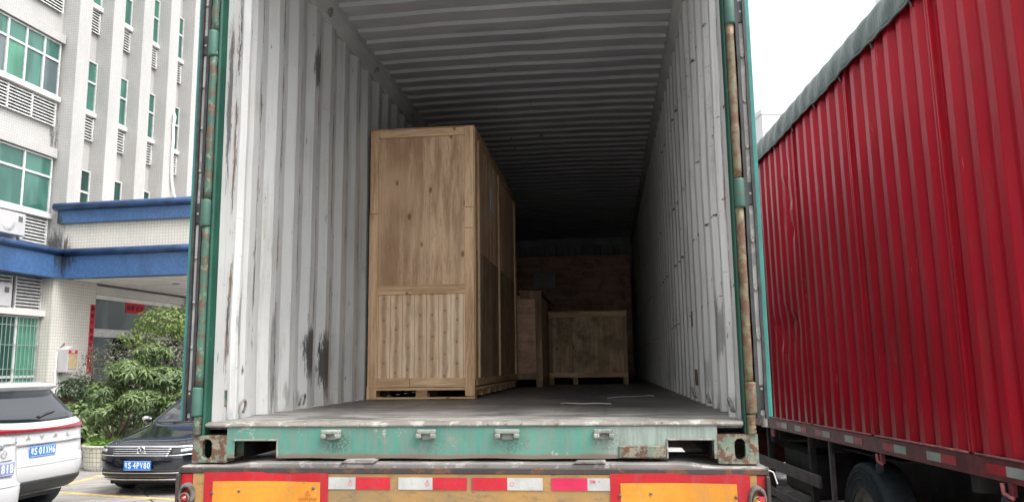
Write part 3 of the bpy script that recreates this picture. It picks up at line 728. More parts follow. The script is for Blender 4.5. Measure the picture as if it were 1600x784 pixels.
# narrow crate behind the tall one
c3 = thing('wooden_crate', 'narrow upright crate half hidden behind the tall pale crate', 'crate', group='wooden crates in the container')
box('body', 'red_ply', c3, -1.08, -.10, 5.30, 6.90, 1.74, 2.66)
for p_ in ((-.155, -.085, 5.285, 5.299, 1.70, 2.69), (-.325, -.156, 5.285, 5.299, 2.62, 2.69), (-1.08, -.156, 5.286, 5.299, 1.735, 1.80)): box('frame_board', 'side_ply', c3, *p_)
box('lid', 'side_ply', c3, -1.085, -.080, 5.29, 6.92, 2.691, 2.71)
for xx in (-1.08, -.60, -.155): box('leg', 'side_ply', c3, xx, xx+.07, 5.30, 6.9, ZF, 1.734)
# big crate at the back
c4 = thing('wooden_crate', 'biggest reddish plywood crate across the far end of the container', 'crate', group='wooden crates in the container')
box('front_panel', 'red_ply', c4, -.98, 1.04, 10.02, 11.8, 2.75, 3.70)
box('lower_panel', 'osb', c4, -.98, 1.04, 10.02, 11.8, 1.76, 2.745)
for p_ in ((-1.0, 1.06, 10.0, 10.018, 3.66, 3.74), (-1.0, -.93, 10.0, 10.018, 1.72, 3.655), (.99, 1.06, 10.0, 10.018, 1.72, 3.655)): box('frame_board', 'red_ply', c4, *p_)
for xx in (-1.0, 0, 1.0): box('leg', 'side_ply', c4, xx, xx+.06, 10.02, 11.8, ZF, 1.755)
box('paper_label', 'paper', c4, -.60, -.22, 10.012, 10.0195, 3.20, 3.46)

# ================================================================== TRAILER
tr = thing('flatbed_trailer', 'container trailer with ochre tail beam, red and orange warning panels and striped tape', 'trailer')
b = MB(); n_ = 60
def deckf(u, v):
    x = -1.235 + 2.47*u; w_ = .004*mnoise.noise(Vector((x*4, 1, 0)))
    e_ = .014*min(1, max(0, (1.02-abs(x))/.10))
    P = [(-.045, 1.455+w_*.3), (-.052+w_*.5, 1.460), (-.051+w_*.5, 1.469+w_*.5+e_*.9), (-.042, 1.473+e_), (.35, 1.474+e_)]
    p = P[int(round(v*4))]; return (x, p[0], p[1])
b.grid(n_, 4, deckf); b.build('deck_edge', 'deck', tr)
box('rear_beam', 'yellow_ochre', tr, -1.175, 1.195, -.062, .10, 1.02, 1.4435)
box('beam_cap', 'dark_rust', tr, -1.242, 1.242, -.066, .11, 1.444, 1.468, .003)
for s_ in (-1, 1):
    xa, xb = sorted((s_*1.228, s_*1.243)); box('end_plate', 'dark_rust', tr, xa, xb, -.085, .12, 1.0, 1.441, .003)
    xa, xb = sorted((s_*1.178, s_*1.2275)); box('lamp_plate', 'p_red', tr, xa, xb, -.060, .05, 1.02, 1.441)
# warning panels: red border round an orange field, set a hair proud and gently bent
for (a, c, i0, i1) in ((-1.122, -.568, -1.080, -.601), (.616, 1.168, .657, 1.116)):
    b = MB()
    def pf(u, v, a=a, c=c, q=0): 
        x = a+(c-a)*u; return (x, -.0665-.002*math.sin(u*7)-q, 1.03+(1.447-1.03)*v + .004*math.sin(u*3+.3)*v)
    b.grid(16, 2, pf); o = b.build('warning_panel', 'p_red', tr, smooth=True)
    b = MB(); b.grid(16, 2, lambda u, v, i0=i0, i1=i1, a=a, c=c: (i0+(i1-i0)*u, -.0685-.002*math.sin(((i0+(i1-i0)*u)-a)/(c-a)*7), 1.06+(1.4095-1.06)*v+.004*math.sin(((i0+(i1-i0)*u)-a)/(c-a)*3+.3)*v)); pan = b.build('orange_field', 'p_orange', o, smooth=True)
    for (bx, bz) in ((i0+.12, 1.372), (i1-.03 if a < 0 else i1-.005, 1.385 if a < 0 else 1.36), (i0-.003, 1.362)):
        MB().lathe([(.0, -.0735), (.006, -.073), (.007, -.069)], (bx, 0, bz), 'y', 10).build('bolt', 'lamp_rim', o, smooth=True)
    if a < 0:
        cx = -.655
        b = MB(); pts = [(cx-.011, 1.357), (cx+.011, 1.357), (cx, 1.376)]
        for i in range(3):
            p0, p1 = pts[i], pts[(i+1)%3]; b.tube([(p0[0], -.0712, p0[1]), (p1[0], -.0712, p1[1])], .0012, 4)
        b.build('caution_mark', 'ink_red', o)
        b = MB(); xx = cx-.040
        while xx < cx+.042:
            for (dx, dz, w1, h1) in ((0, .008, .006, .0014), (0, .004, .006, .0014), (.0024, 0, .0014, .010), (0, 0, .006, .0012)):
                b.box(xx+dx, xx+dx+w1, -.0715, -.0705, 1.337+dz, 1.337+dz+h1)
            xx += .0092
        b.build('small_print', 'ink_red', o)
# reflective tapes
tapes = [(-.567, -.449, 't_white', -.4485, -.300, 't_red', 'w'), (-.264, -.118, 't_white', -.1175, .027, 't_red', 'w'), (.047, .195, 't_red', .1955, .342, 't_white', 'r'), (.378, .524, 't_pink', .5245, .6155, 't_white', 'm')]
for rowz, hh in ((1.381, .049), (1.275, .049)):
    for (a, c, ma, d, e, mb_, kind) in tapes:
        t1 = box('reflective_tape', ma, tr, a, c, -.0655, -.063, rowz, rowz+hh); t2 = box('reflective_tape', mb_, tr, d, e, -.0655, -.063, rowz, rowz+hh)
        if kind == 'w':
            cx = c-.022; cz = rowz+.024; MB().lathe([(.006, -.0662), (.009, -.0662)], (cx, 0, cz), 'y', 14).build('tape_mark', 't_mark', t1)
            MB().box(cx-.004, cx+.004, -.0664, -.0657, cz+.011, cz+.015).build('tape_mark', 't_mark', t1)
        elif kind == 'r': MB().lathe([(.006, -.0662), (.009, -.0662)], (d+.02, 0, rowz+.024), 'y', 14).build('tape_mark', 't_mark', t2)
        else: text('tape_mark', '3M', 't_mark', t2, frontal(d+.022, -.0665, rowz+.036), .018, bold=.0006)
# tail lamps
for s_, m2 in ((-1, 'lens_red'), (1, 'lens_amber')):
    cx = -1.196 if s_ < 0 else 1.193; cz = 1.352
    lp = MB(); pts = []
    N = 28
    prof = [(.036, -.061), (.036, -.080), (.031, -.088), (.025, -.088), (.023, -.074)]
    rings = []
    for r_, yy in prof: rings.append([lp.bm.verts.new((cx + r_*math.cos(2*PI*k/N), yy, cz + r_*1.5*math.sin(2*PI*k/N))) for k in range(N)])
    for i in range(len(rings)-1):
        for k in range(N): lp.bm.faces.new([rings[i][k], rings[i][(k+1)%N], rings[i+1][(k+1)%N], rings[i+1][k]])
    lp = lp.build('tail_lamp', 'lamp_rim', tr, smooth=True)
    MB().lathe([(.0235, -.080), (.0235, -.094), (.019, -.097), (.0175, -.092)], (cx, 0, cz-.008), 'y', 20).build('lamp_bezel', 'lamp_rim', lp, smooth=True)
    MB().lathe([(.0005, -.103), (.006, -.102), (.007, -.097), (.018, -.092), (.021, -.080)], (cx, 0, cz-.008), 'y', 20).build('lens', m2, lp, smooth=True)
    if s_ > 0: MB().box(cx, cx+.022, -.1, -.09, cz-.03, cz+.016).build('lens', 'lens_red', lp)
# frame, cross beams, wheels underneath
for s_ in (-1, 1):
    xa, xb = sorted((s_*.42, s_*.56)); box('main_beam', 'dark_rust', tr, xa, xb, .11, 12.2, 1.02, 1.43)
for yy in (1.0, 2.4, 4, 5.5, 7, 8.5, 10, 11.6): box('cross_beam', 'dark_rust', tr, -1.13, 1.13, yy, yy+.1, 1.30, 1.41)
for s_ in (-1, 1):
    xa, xb = sorted((s_*1.14, s_*1.24)); box('side_beam', 'dark_rust', tr, xa, xb, .12, 12.2, 1.28, 1.44)
box('rear_bumper_bar', 'yellow_ochre', tr, -1.15, 1.15, -.05, .05, .45, .58, .006)
for s_ in (-.6, .6): box('bumper_post', 'dark_rust', tr, s_-.05, s_+.05, -.03, .04, .581, 1.019)
# loose bits caught between the container and the deck
b = MB(); b.prism([(-.52, 1.486), (-.495, 1.501), (-.385, 1.503), (-.36, 1.499), (-.375, 1.486)], 'y', -.060, -.02); b.build('wedge', 'deck', tr, .002)
b = MB(); b.prism([(.466, 1.486), (.485, 1.497), (.60, 1.499), (.602, 1.487)], 'y', -.060, -.02); b.build('wedge', 'deck', tr, .002)
MB().tube([(1.2445, -.05, 1.462), (1.262, -.055, 1.455), (1.275, -.055, 1.41)], .003, 6).build('wire_hook', 'strap', tr)
def wheel(parent, x, y, z, r, w_, side, rim='rim', tread=True, name='wheel'):
    wh = MB(); s_ = side
    pr_ = [(r*.58, 0), (r*.62, .01), (r*.80, .004), (r*.93, .0), (r*.975, .018), (r, .05), (r, w_-.05), (r*.975, w_-.018), (r*.93, w_), (r*.62, w_), (r*.58, w_-.01)]
    N = 48
    wh.lathe([(a, s_*b_) for a, b_ in pr_], (x, y, z), 'x', N); o = wh.build('wheel', 'tyre', parent, smooth=True)
    MB().lathe([(r*.60, .012*s_), (r*.57, .02*s_), (r*.55, .06*s_), (r*.30, .05*s_), (r*.26, .01*s_), (r*.12, .0), (.001, -.004*s_)], (x, y, z), 'x', 32).build('rim', rim, o, smooth=True)
    if tread:
        g_ = MB()
        for k in (.9, .84, .72):
            g_.lathe([(r*k, -.003*s_), (r*(k+.012), -.007*s_), (r*(k+.03), -.003*s_)], (x, y, z), 'x', N)
        g_.build('sidewall_rib', 'tyre', o, smooth=True)
    return o
for yy in (1.9, 3.2, 4.5):
    for s_ in (-1, 1): wheel(tr, s_*1.24, yy, .5, .5, .28, -s_)
for s_ in (-.8, .8): box('landing_leg', 'dark_rust', tr, s_-.05, s_+.05, 9.6, 9.7, 0, 1.29)

# ================================================================== RED TRUCK
tk = thing('red_truck', 'box truck with corrugated red side, grey green tarpaulin top and striped tape rail', 'truck', (2.9655, 1.544, 1.30), (-.0169, 0, .0648))
YR, YF = -1.25, 8.1
P = .225; pr = []; y = YR
panel_edges = [3.66-1.57*k for k in range(4)] + [3.66+1.57*k for k in range(1, 3)]
panel_edges.sort()
edges = [YR] + [e for e in panel_edges if e > YR] + [YF]
H = 3.30
for pi, (a, c) in enumerate(zip(edges, edges[1:])):
    pr = [(.004, a+.004), (.004, a+.022), (-.014, a+.026), (-.014, a+.055), (.030, a+.09)]
    y = a+.125
    n_ = max(1, int(round((c-a-.14)/P))); Pp = (c-a-.14)/n_
    for k in range(n_):
        pr += [(.030, y), (-.014, y+.042), (-.014, y+.042+(Pp-.10)*.62), (.030, y+.042+(Pp-.10)*.62+.036)]; y += Pp
    pr += [(.030, c-.012), (.004, c-.004)]
    b = MB(); nz = 30
    def tf(px, yy, t, pi=pi):
        z = .015 + (H-.015)*t
        d = .008*mnoise.noise(Vector((yy*.8, z*.6, 2))) + .002*mnoise.noise(Vector((yy*4, z*2.5, 5)))
        q = math.exp(-((yy-4.35)/.45)**2 - ((z-1.02)/.20)**2) ; d += q*(.035 + .05*mnoise.noise(Vector((yy*7, z*11, 1))))
        q = math.exp(-((yy-3.95)/.13)**2 - ((z-2.35)/.45)**2); d += q*(.02 + .06*mnoise.noise(Vector((yy*5, z*9, 4))))
        return (px + d, yy, z)
    V = [[b.bm.verts.new(tf(px, yy, j/nz)) for j in range(nz+1)] for px, yy in pr]
    for i in range(len(pr)-1):
        for j in range(nz): b.bm.faces.new([V[i][j], V[i+1][j], V[i+1][j+1], V[i][j+1]])
    b.build('side_panel', 'red_paint', tk, .006)
    b = MB(); b.tube([(-.012, a+.06, .008), (-.012, c-.02, .008)], .009, 6); b.build('rail_bead', 'rail_bead', tk, smooth=True)
    if a > YR+.1: box('seam_strip', 'red_paint', tk, -.020, .004, a-.018, a+.003, .01, H, .003)
box('box_wall', 'rail_red', tk, .05, 2.45, YR+.02, YF-.02, .0, H-.02)
box('side_rail', 'rail_red', tk, -.010, .10, YR, YF, -.130, -.001, .004)
for yy in (2.0, 5.2, .15):
    box('hinge_bracket', 'rail_red', tk, -.012, .02, yy-.02, yy+.02, -.21, -.131, .003)
    MB().tube([(-.004, yy+.09, -.14), (-.006, yy+.08, -.2), (-.01, yy-.02, -.215)], .014, 6).build('bracket_loop', 'rail_bead', tk, smooth=True)
    MB().lathe([(.005, -.03), (.04, -.02), (.05, .01), (.02, .03)], (0, yy+.06, -.25), 'x', 9).build('latch_knob', 'tyre', tk)
box('far_dark_panel', 'under', tk, 2.38, 2.41, YR, 8.0, -1.22, -.135)  # dark sheet added to close off bright ground seen beneath the truck
box('rear_dark_panel', 'under', tk, .1, 2.36, YR+.05, YR+.08, -1.0, -.135)  # added dark sheet at the tail, same darkening under the box
for (a, c, first) in ((5.03, 4.61, 'r'), (4.30, 3.89, 'w'), (3.62, 3.18, 'r'), (2.78, 2.36, 'w'), (1.93, 1.51, 'r'), (1.17, .755, 'w'), (.386, -.05, 'r'), (-.4, -.8, 'w'), (5.4, 5.8, 'w'), (6.2, 6.6, 'r'), (7.0, 7.4, 'w')):
    # in the picture the tape runs left to right from the far end to the near end
    f_, n2 = max(a, c), min(a, c); mid = (f_+n2)/2
    # far half is the one named first
    box('reflective_tape', 't_red' if first == 'r' else 't_white', tk, -.0135, -.0105, mid+.001, f_, -.095, -.035)
    box('reflective_tape', 't_white' if first == 'r' else 't_red', tk, -.0135, -.0105, n2, mid-.001, -.095, -.035)
# tarpaulin: over the top and hanging down the side with a rope hem
b = MB(); NU, NV = 260, 16
def tarpf(u, v):
    y = YR-.08 + (YF-YR+.16)*u
    hem = 3.185 + .006*math.sin(y*4.2) + .014*mnoise.noise(Vector((y*1.8, 0, 0)))
    if v < .5:                    # hanging part
        t = v/.5; z = hem + (3.46-hem)*t
        fold = (1-t*.6)*.55*(.013*mnoise.noise(Vector((y*5 + t*2.5, t*.6, 1))) + .012*math.sin(y*21+t*4+3*mnoise.noise(Vector((y, 0, 2)))))
        x = -.045 - .018*math.sin(PI*min(1, t*1.1)) + fold*1.3 + .05*max(0, t-.85)/.15
    else:
        t = (v-.5)/.5; x = .005 + 2.45*t; z = 3.46 + .13*math.sin(PI*t) + .02*mnoise.noise(Vector((y*1.5, x*2, 3)))
    return (x, y, z)
b.grid(NU, NV, tarpf); o = b.build('tarpaulin', 'tarp', tk, smooth=True)
m = o.modifiers.new('s', 'SOLIDIFY'); m.thickness = .004
MB().tube([(-.050 + .006*math.sin(i*1.3), YR-.05+(YF-YR+.1)*i/160, 3.185 + .006*math.sin((YR-.08+(YF-YR+.16)*i/160)*4.2) + .014*mnoise.noise(Vector(((YR-.08+(YF-YR+.16)*i/160)*1.8, 0, 0)))) for i in range(161)], .011, 6).build('hem_rope', 'tarp', tk, smooth=True)
for k in range(12):
    yy = YR+.5+k*.72; MB().tube([(-.055, yy, 3.19), (-.034, yy+.02, 3.165), (-.020, yy+.03, 3.14)], .007, 5).build('tie', 'tarp', tk)
# running gear
for yy in (2.52,): wheel(tk, .02, yy, -.78, .53, .28, 1); wheel(tk, 2.43, yy, -.78, .53, .28, -1)
wheel(tk, .05, 8.9, -.74, .5, .26, 1)
box('chassis', 'under', tk, .75, 1.65, YR+.2, 10.3, -.55, -.14)
for yy in (-.9, 0, .6, 3.3, 3.9, 5.1, 6.3, 7.5): box('cross_bearer', 'under', tk, .04, 2.42, yy, yy+.09, -.25, -.132)
for (z_, h_) in ((-.63, .125), (-.95, .10)): box('side_guard', 'guard', tk, .0, .03, 3.64, 7.6, z_, z_+h_, .006)
for yy in (3.95, 5.6, 7.2): box('guard_post', 'under', tk, .031, .09, yy, yy+.08, -1.0, -.131)
for yy in (3.30,): box('support_post', 'guard', tk, .02, .06, yy, yy+.05, -1.05, -.131)
box('fuel_tank', 'under', tk, .15, .70, 4.3, 5.4, -.85, -.3, .06)
box('mud_flap', 'black', tk, .06, .5, .45, .47, -1.1, -.3)
box('mudguard', 'under', tk, .10, .6, 1.9, 3.2, -.20, -.185)
# cab
b = MB(); b.prism([(8.25, -.85), (10.35, -.85), (10.42, .2), (10.2, 1.35), (9.9, 1.75), (8.25, 1.8)], 'x', .05, 2.40); b.build('cab', 'rail_red', tk, .05, seg=3)
box('window', 'car_glass', tk, .040, .052, 8.9, 9.9, .45, 1.3); 
b = MB(); b.prism([(.25, .3), (2.2, .3), (2.1, 1.4), (.35, 1.4)], 'y', 10.41, 10.43); b.build('windscreen', 'car_glass', tk)

# ================================================================== OFFICE BUILDING (local: x = -D, y = s)
bl = thing('office_building', 'white tiled office block with green windows, upright fins and blue bands over its entrance', 'building', (0, 0, 0), (0, 0, -R(3)))
STO = 3.265
DW = 15.0            # window plane
box('wall', 'tile', bl, -27, -15.06, 4, 34, 0, 24)
def window(s0, s1, z0, z1, mulls, trans, panes, D=DW, extra_t=()):
    f = MB(); X0, X1 = -D, -D+.05
    t = .045
    f.box(X0, X1, s0, s1, z0, z0+t); f.box(X0, X1, s0, s1, z1-t, z1); f.box(X0, X1, s0, s0+t, z0+t, z1-t); f.box(X0, X1, s1-t, s1, z0+t, z1-t)
    for mm in mulls: f.box(X0, X1+.003, mm-.03, mm+.03, z0+t, z1-t)
    xs_ = [s0]+list(mulls)+[s1]
    for q, (a, c) in enumerate(zip(xs_, xs_[1:])):
        f.box(X0, X1-.004, a+.03, c-.03, trans-.03, trans+.03)
    wn = f.build('window', 'frame', bl)
    # panes: one per cell
    cells = []
    for q, (a, c) in enumerate(zip(xs_, xs_[1:])):
        cells += [(a, c, z0+.02, trans), (a, c, trans, z1-.02)]
    for q, (a, c, e, f_) in enumerate(cells):
        pm = panes[q % len(panes)]
        b_ = MB(); tl = .006*((q*7) % 3 - 1)
        vs = [b_.bm.verts.new(v) for v in ((-D+.018+tl, a, e), (-D+.018-tl, c, e), (-D+.014-tl, c, f_), (-D+.014+tl, a, f_))]; b_.bm.faces.new(vs)
        o_ = b_.build('pane', pm, wn); m_ = o_.modifiers.new('s', 'SOLIDIFY'); m_.thickness = .006
    return wn
def louvre(s0, s1, z0, z1, D=DW, name='louvre_grille', posts=()):
    box('louvre_recess', 'slot', bl, -D-.055, -D-.03, s0, s1, z0, z1)
    b_ = MB(); n = int((z1-z0)/.085)
    for k in range(n+1):
        z = z0 + (z1-z0)*k/n
        vs = [(-D-.02, z), (-D-.02, z+.016), (-D+.03, z-.006), (-D+.03, z-.038)]
        A = [b_.bm.verts.new((p[0], s0, p[1])) for p in vs]; B_ = [b_.bm.verts.new((p[0], s1, p[1])) for p in vs]
        b_.bm.faces.new(A); b_.bm.faces.new(B_)
        for i in range(4): b_.bm.faces.new([A[i], B_[i], B_[(i+1)%4], A[(i+1)%4]])
    for pp in list(posts)+[s0, s1-.04]: b_.box(-D-.02, -D+.035, pp, pp+.04, z0-.02, z1+.02)
    b_.build(name, 'louvre', bl)
LV = [9.33 + STO*k for k in range(-1, 3)]       # sill heights: 6.07, 9.33, 12.6, 15.9
for k, zs_ in enumerate(LV):
    # wide window left of the fins
    pset = ['glass', 'glass', 'glass_grey', 'glass', 'glass_grey', 'glass', 'curtain', 'glass'] if k == 1 else ['glass', 'glass', 'glass', 'curtain', 'glass', 'glass', 'glass', 'glass']
    window(11.2, 14.86, zs_, zs_+1.53, (11.9, 12.45, 13.06, 13.66, 14.28) if k == 1 else (11.9, 12.5, 13.05, 13.9), zs_+1.0, pset)
    box('sill', 'stucco', bl, -DW-.05, -DW+.10, 11.1, 14.93, zs_-.13, zs_-.001, .005)
    louvre(11.2 if k else 13.95, 14.86, zs_-.80, zs_-.20, posts=(12.4, 13.2, 14.0))
    box('lintel', 'tile', bl, -DW-.05, -DW+.12, 11.0, 14.93, zs_+1.55, zs_+1.80)
    for j in range(12):
        a, c = 15.475 + 1.375*j, 16.35 + 1.375*j
        box('sill', 'stucco', bl, -DW-.05, -DW+.10, a+.002, c-.002, zs_-.13, zs_-.001, .005)
        dark = (k == 0) or (j == 3 and k == 1)
        window(a+.03, c-.015, zs_, zs_+1.53, (a+.30,), zs_+.88, ['glass_dark'] if dark else (['glass'] if (j+k) % 4 else ['glass', 'curtain']))
        louvre(a+.03, c-.015, zs_-.80, zs_-.20)
box('lintel', 'tile', bl, -DW-.05, -DW+.12, 11.0, 14.93, 20.4, 20.7)
for j in range(13):
    s_ = 14.975 + 1.375*j
    box('fin', 'tile', bl, -15.07, -14.55, s_, s_+.50, 4.4, 21)
box('fin', 'tile', bl, -15.07, -14.7, 10.2, 11.1, 0, 21)
box('parapet', 'tile', bl, -27, -14.45, 3.9, 34, 21.01, 22.2)
# blue bands: tiled face with a round coping
def band(sA, sB, xA, xB, z0, z1, m='tile_blue'):
    box('blue_band', m, bl, min(xA, xB), max(xA, xB), min(sA, sB), max(sA, sB), z0, z1)
ZB1, ZB2 = 4.32, 4.98
band(8, 14.93, -15.05, -14.50, ZB1, ZB2)
MB().tube([(-14.52, 8, ZB2+.03), (-14.52, 14.95, ZB2+.03)], .10, 14).build('coping', 'cap_blue', bl, smooth=True)
# canopy block standing out over the entrance
cx0, cx1, cs0, cs1 = -14.50, -7.6, 14.935, 21.6
box('canopy', 'tile_warm', bl, cx0-.4, cx1-.03, cs0+.06, cs1, ZB1+.06, 6.25)
band(cs0, cs0+.3, cx0, cx1, ZB1, ZB2); band(cs0+.3, cs1, cx1-.3, cx1, ZB1, ZB2)
MB().tube([(cx0+.02, cs0-.01, ZB2+.03), (cx1, cs0-.01, ZB2+.03)], .10, 14).build('coping', 'cap_blue', bl, smooth=True)
ZU1, ZU2 = 5.80, 6.20
band(cs0-.06, cs0+.3, cx0-.20, cx1+.02, ZU1, ZU2)
MB().tube([(cx0-.28, cs0-.08, ZU2+.04), (cx1, cs0-.08, ZU2+.04)], .105, 14).build('coping', 'cap_blue', bl, smooth=True)
box('soffit', 'soffit', bl, cx0+.02, cx1-.32, cs0+.32, cs1-.02, ZB1+.01, ZB1+.06)
b = MB()
for (xx, yy) in ((-12.5, 17), (-11, 18.2), (-13, 19.2), (-10.5, 20), (-12, 21), (-9.5, 17)): b.lathe([(.001, ZB1+.002), (.10, ZB1), (.115, ZB1+.008)], (xx, yy, 0), 'z', 20)
b.build('downlight', 'slot', bl)
# ground floor: pier, entrance, far pier, window with bars
box('pier', 'tile_warm', bl, -15.3, -14.65, 14.85, 16.50, 0, ZB1+.055)
box('pier', 'tile_warm', bl, -15.3, -14.75, 21.15, 22.6, 0, ZB1+.055)
box('canopy_column', 'tile_warm', bl, -8.6, -8.0, 20.6, 21.2, 0, ZB1+.008)
box('header_beam', 'stucco', bl, -15.2, -14.85, 16.502, 21.149, 4.08, 4.318)
box('header_beam', 'soffit', bl, -15.2, -14.99, 16.502, 21.149, 3.96, 4.079)
fr = box('shopfront_glass', 'glass_grey', bl, -15.055, -15.035, 16.502, 21.149, 3.10, 3.959)
box('transom', 'frame', bl, -15.058, -14.99, 16.502, 21.149, 2.86, 3.099, .004)
dr = box('glass_or_dark_doorway', 'glass_grey', bl, -15.055, -15.035, 16.502, 17.75, .05, 2.859)
box('glass_or_dark_doorway', 'void', bl, -15.055, -15.04, 17.76, 21.149, .05, 2.859)  # dark sheet painted in for the shade inside the open entrance
window(11.0, 14.80, 1.12, 3.30, (12.2, 13.3, 14.05), 1.76, ['glass_dark', 'curtain', 'glass_dark', 'glass', 'glass_dark', 'glass_dark', 'curtain', 'curtain'])
b = MB(); s_ = 11.1
while s_ < 14.75: b.box(-DW+.075, -DW+.087, s_, s_+.012, 1.15, 3.27); s_ += .13
for zz in (1.95, 2.55, 3.05): b.box(-DW+.073, -DW+.089, 11.0, 14.78, zz, zz+.014)
b.build('window_bars', 'bar', bl)
box('sill', 'stucco', bl, -DW-.05, -DW+.16, 11.0, 14.95, 3.31, 3.47, .005)
louvre(13.95, 14.84, 3.50, 4.28, posts=()); louvre(11.0, 13.85, 3.50, 4.28)
box('base_wall', 'tile_warm', bl, -15.05, -14.93, 10.0, 14.849, 0, 1.08)
# things fixed to or standing on the building
def ac(s, z, label, rx=-14.72):
    o = thing('air_conditioner', label, 'air conditioner', (0, 0, 0), (0, 0, -R(3)), 'air conditioner units behind the louvres')
    box('casing', 'box_white', o, -15.02, rx, s-.42, s+.42, z, z+.56, .012)
    MB().lathe([(.02, rx+.004), (.2, rx+.012), (.215, rx-.001)], (0, s-.12, z+.28), 'x', 24).build('fan_grille', 'louvre', o, smooth=True)
    box('badge', 'slot', o, rx, rx+.003, s+.18, s+.32, z+.34, z+.48)
    return o
ac(13.42, 5.28, 'white air conditioner on the ledge above the blue band'); ac(13.30, 3.49, 'white air conditioner under the blue band, above the barred window', -14.84)
mb = thing('meter_box', 'white enamel meter box with cardboard front on the tiled pier', 'box', (0, 0, 0), (0, 0, -R(3)))
b = MB(); b.prism([(15.17, 1.86), (15.55, 1.86), (15.55, 2.46), (15.36, 2.56), (15.17, 2.46)], 'x', -14.648, -14.35); b.build('cabinet', 'box_white', mb, .006)
MB().prism([(15.18, 2.46), (15.36, 2.64), (15.40, 2.46)], 'x', -14.63, -14.615).build('bracket', 'rim', mb)
box('front_card', 'board', mb, -14.349, -14.335, 15.22, 15.52, 1.94, 2.34)
box('notice', 't_red', mb, -14.349, -14.338, 15.20, 15.53, 2.35, 2.44); box('notice_field', 't_white', mb, -14.3375, -14.335, 15.29, 15.42, 2.365, 2.425)
MB().tube([(-14.62, 15.30, .1), (-14.62, 15.30, 1.86)], .035, 10).build('conduit', 'bar', mb, smooth=True)
MB().tube([(-14.62, 15.10, .1), (-14.62, 15.10, 2.4)], .02, 10).build('conduit', 'pipe', mb, smooth=True)
hz = thing('hose', 'white flexible hose hanging down the tiled facade between two narrow windows', 'hose', (0, 0, 0), (0, 0, -R(3)))
pts = [(-14.53, 19.52, 10.35), (-14.46, 19.46, 10.2), (-14.48, 19.44, 9.9), (-14.5, 19.5, 9.4), (-14.5, 19.47, 8.9), (-14.5, 19.5, 8.4), (-14.49, 19.52, 8.0), (-14.46, 19.62, 7.6), (-14.42, 19.85, 7.25), (-14.42, 20.2, 7.05), (-14.4, 20.8, 6.95), (-14.3, 21.5, 6.7)]
MB().tube(pts, .045, 10, True, lambda i: .045+.006*(i % 2)).build('pipe_run', 'pipe', hz, smooth=True)
# red papers
def side_text(name, body, parent, x, s, z, size, m='paper_ink'):
    mat = Matrix.Translation((x, s, z)) @ Matrix.Rotation(R(90), 4, 'Z') @ Matrix.Rotation(R(90), 4, 'X')
    return text(name, body, m, parent, mat, size, bold=.004, extrude=.001)
cp = thing('couplet_paper', 'long upright red paper couplet with black characters on the tiled pier', 'couplet', (0, 0, 0), (0, 0, -R(3)))
box('paper', 'paper_red', cp, -14.648, -14.640, 16.30, 16.485, 1.82, 3.74)
for i, ch in enumerate('高居千恒成年年豐兴'):
    side_text('character', ch, cp, -14.638, 16.392, 3.62-i*.207, .135)
hp = thing('banner_paper', 'small red paper banner with four characters on the glass over the entrance', 'banner', (0, 0, 0), (0, 0, -R(3)))
box('paper', 'paper_red', hp, -15.034, -15.024, 18.32, 19.24, 3.64, 3.96)
for i, ch in enumerate('招财进宝'): side_text('character', ch, hp, -15.022, 18.46+i*.21, 3.79, .17)

# far pale towers
def tower(name, x, y, wx, wy, h, label):
    t = thing(name, label, 'building', (x, y, 0), (0, 0, .2))
    box('wall', 'far_wall', t, -wx/2, wx/2, -wy/2, wy/2, 0, h)
    w0 = MB()
    z = 3
    while z < h-3:
        xx = -wx/2+1.2
        while xx < wx/2-2: w0.box(xx, xx+1.4, -wy/2-.03, -wy/2-.002, z, z+1.5); xx += 3
        z += 3.2
    o = w0.build('window_bands', 'far_pane', t)
    box('parapet', 'far_wall', t, -wx/2-.2, wx/2+.2, -wy/2-.2, wy/2+.2, h+.001, h+.9)
    return t
tower('apartment_block', 40.0, 150.0, 22, 14, 47.5, 'pale distant block low between the container door and the truck top')
tower('apartment_tower', 66.0, 152.0, 13, 14, 80.0, 'pale distant tower rising behind the tarpaulin of the truck')

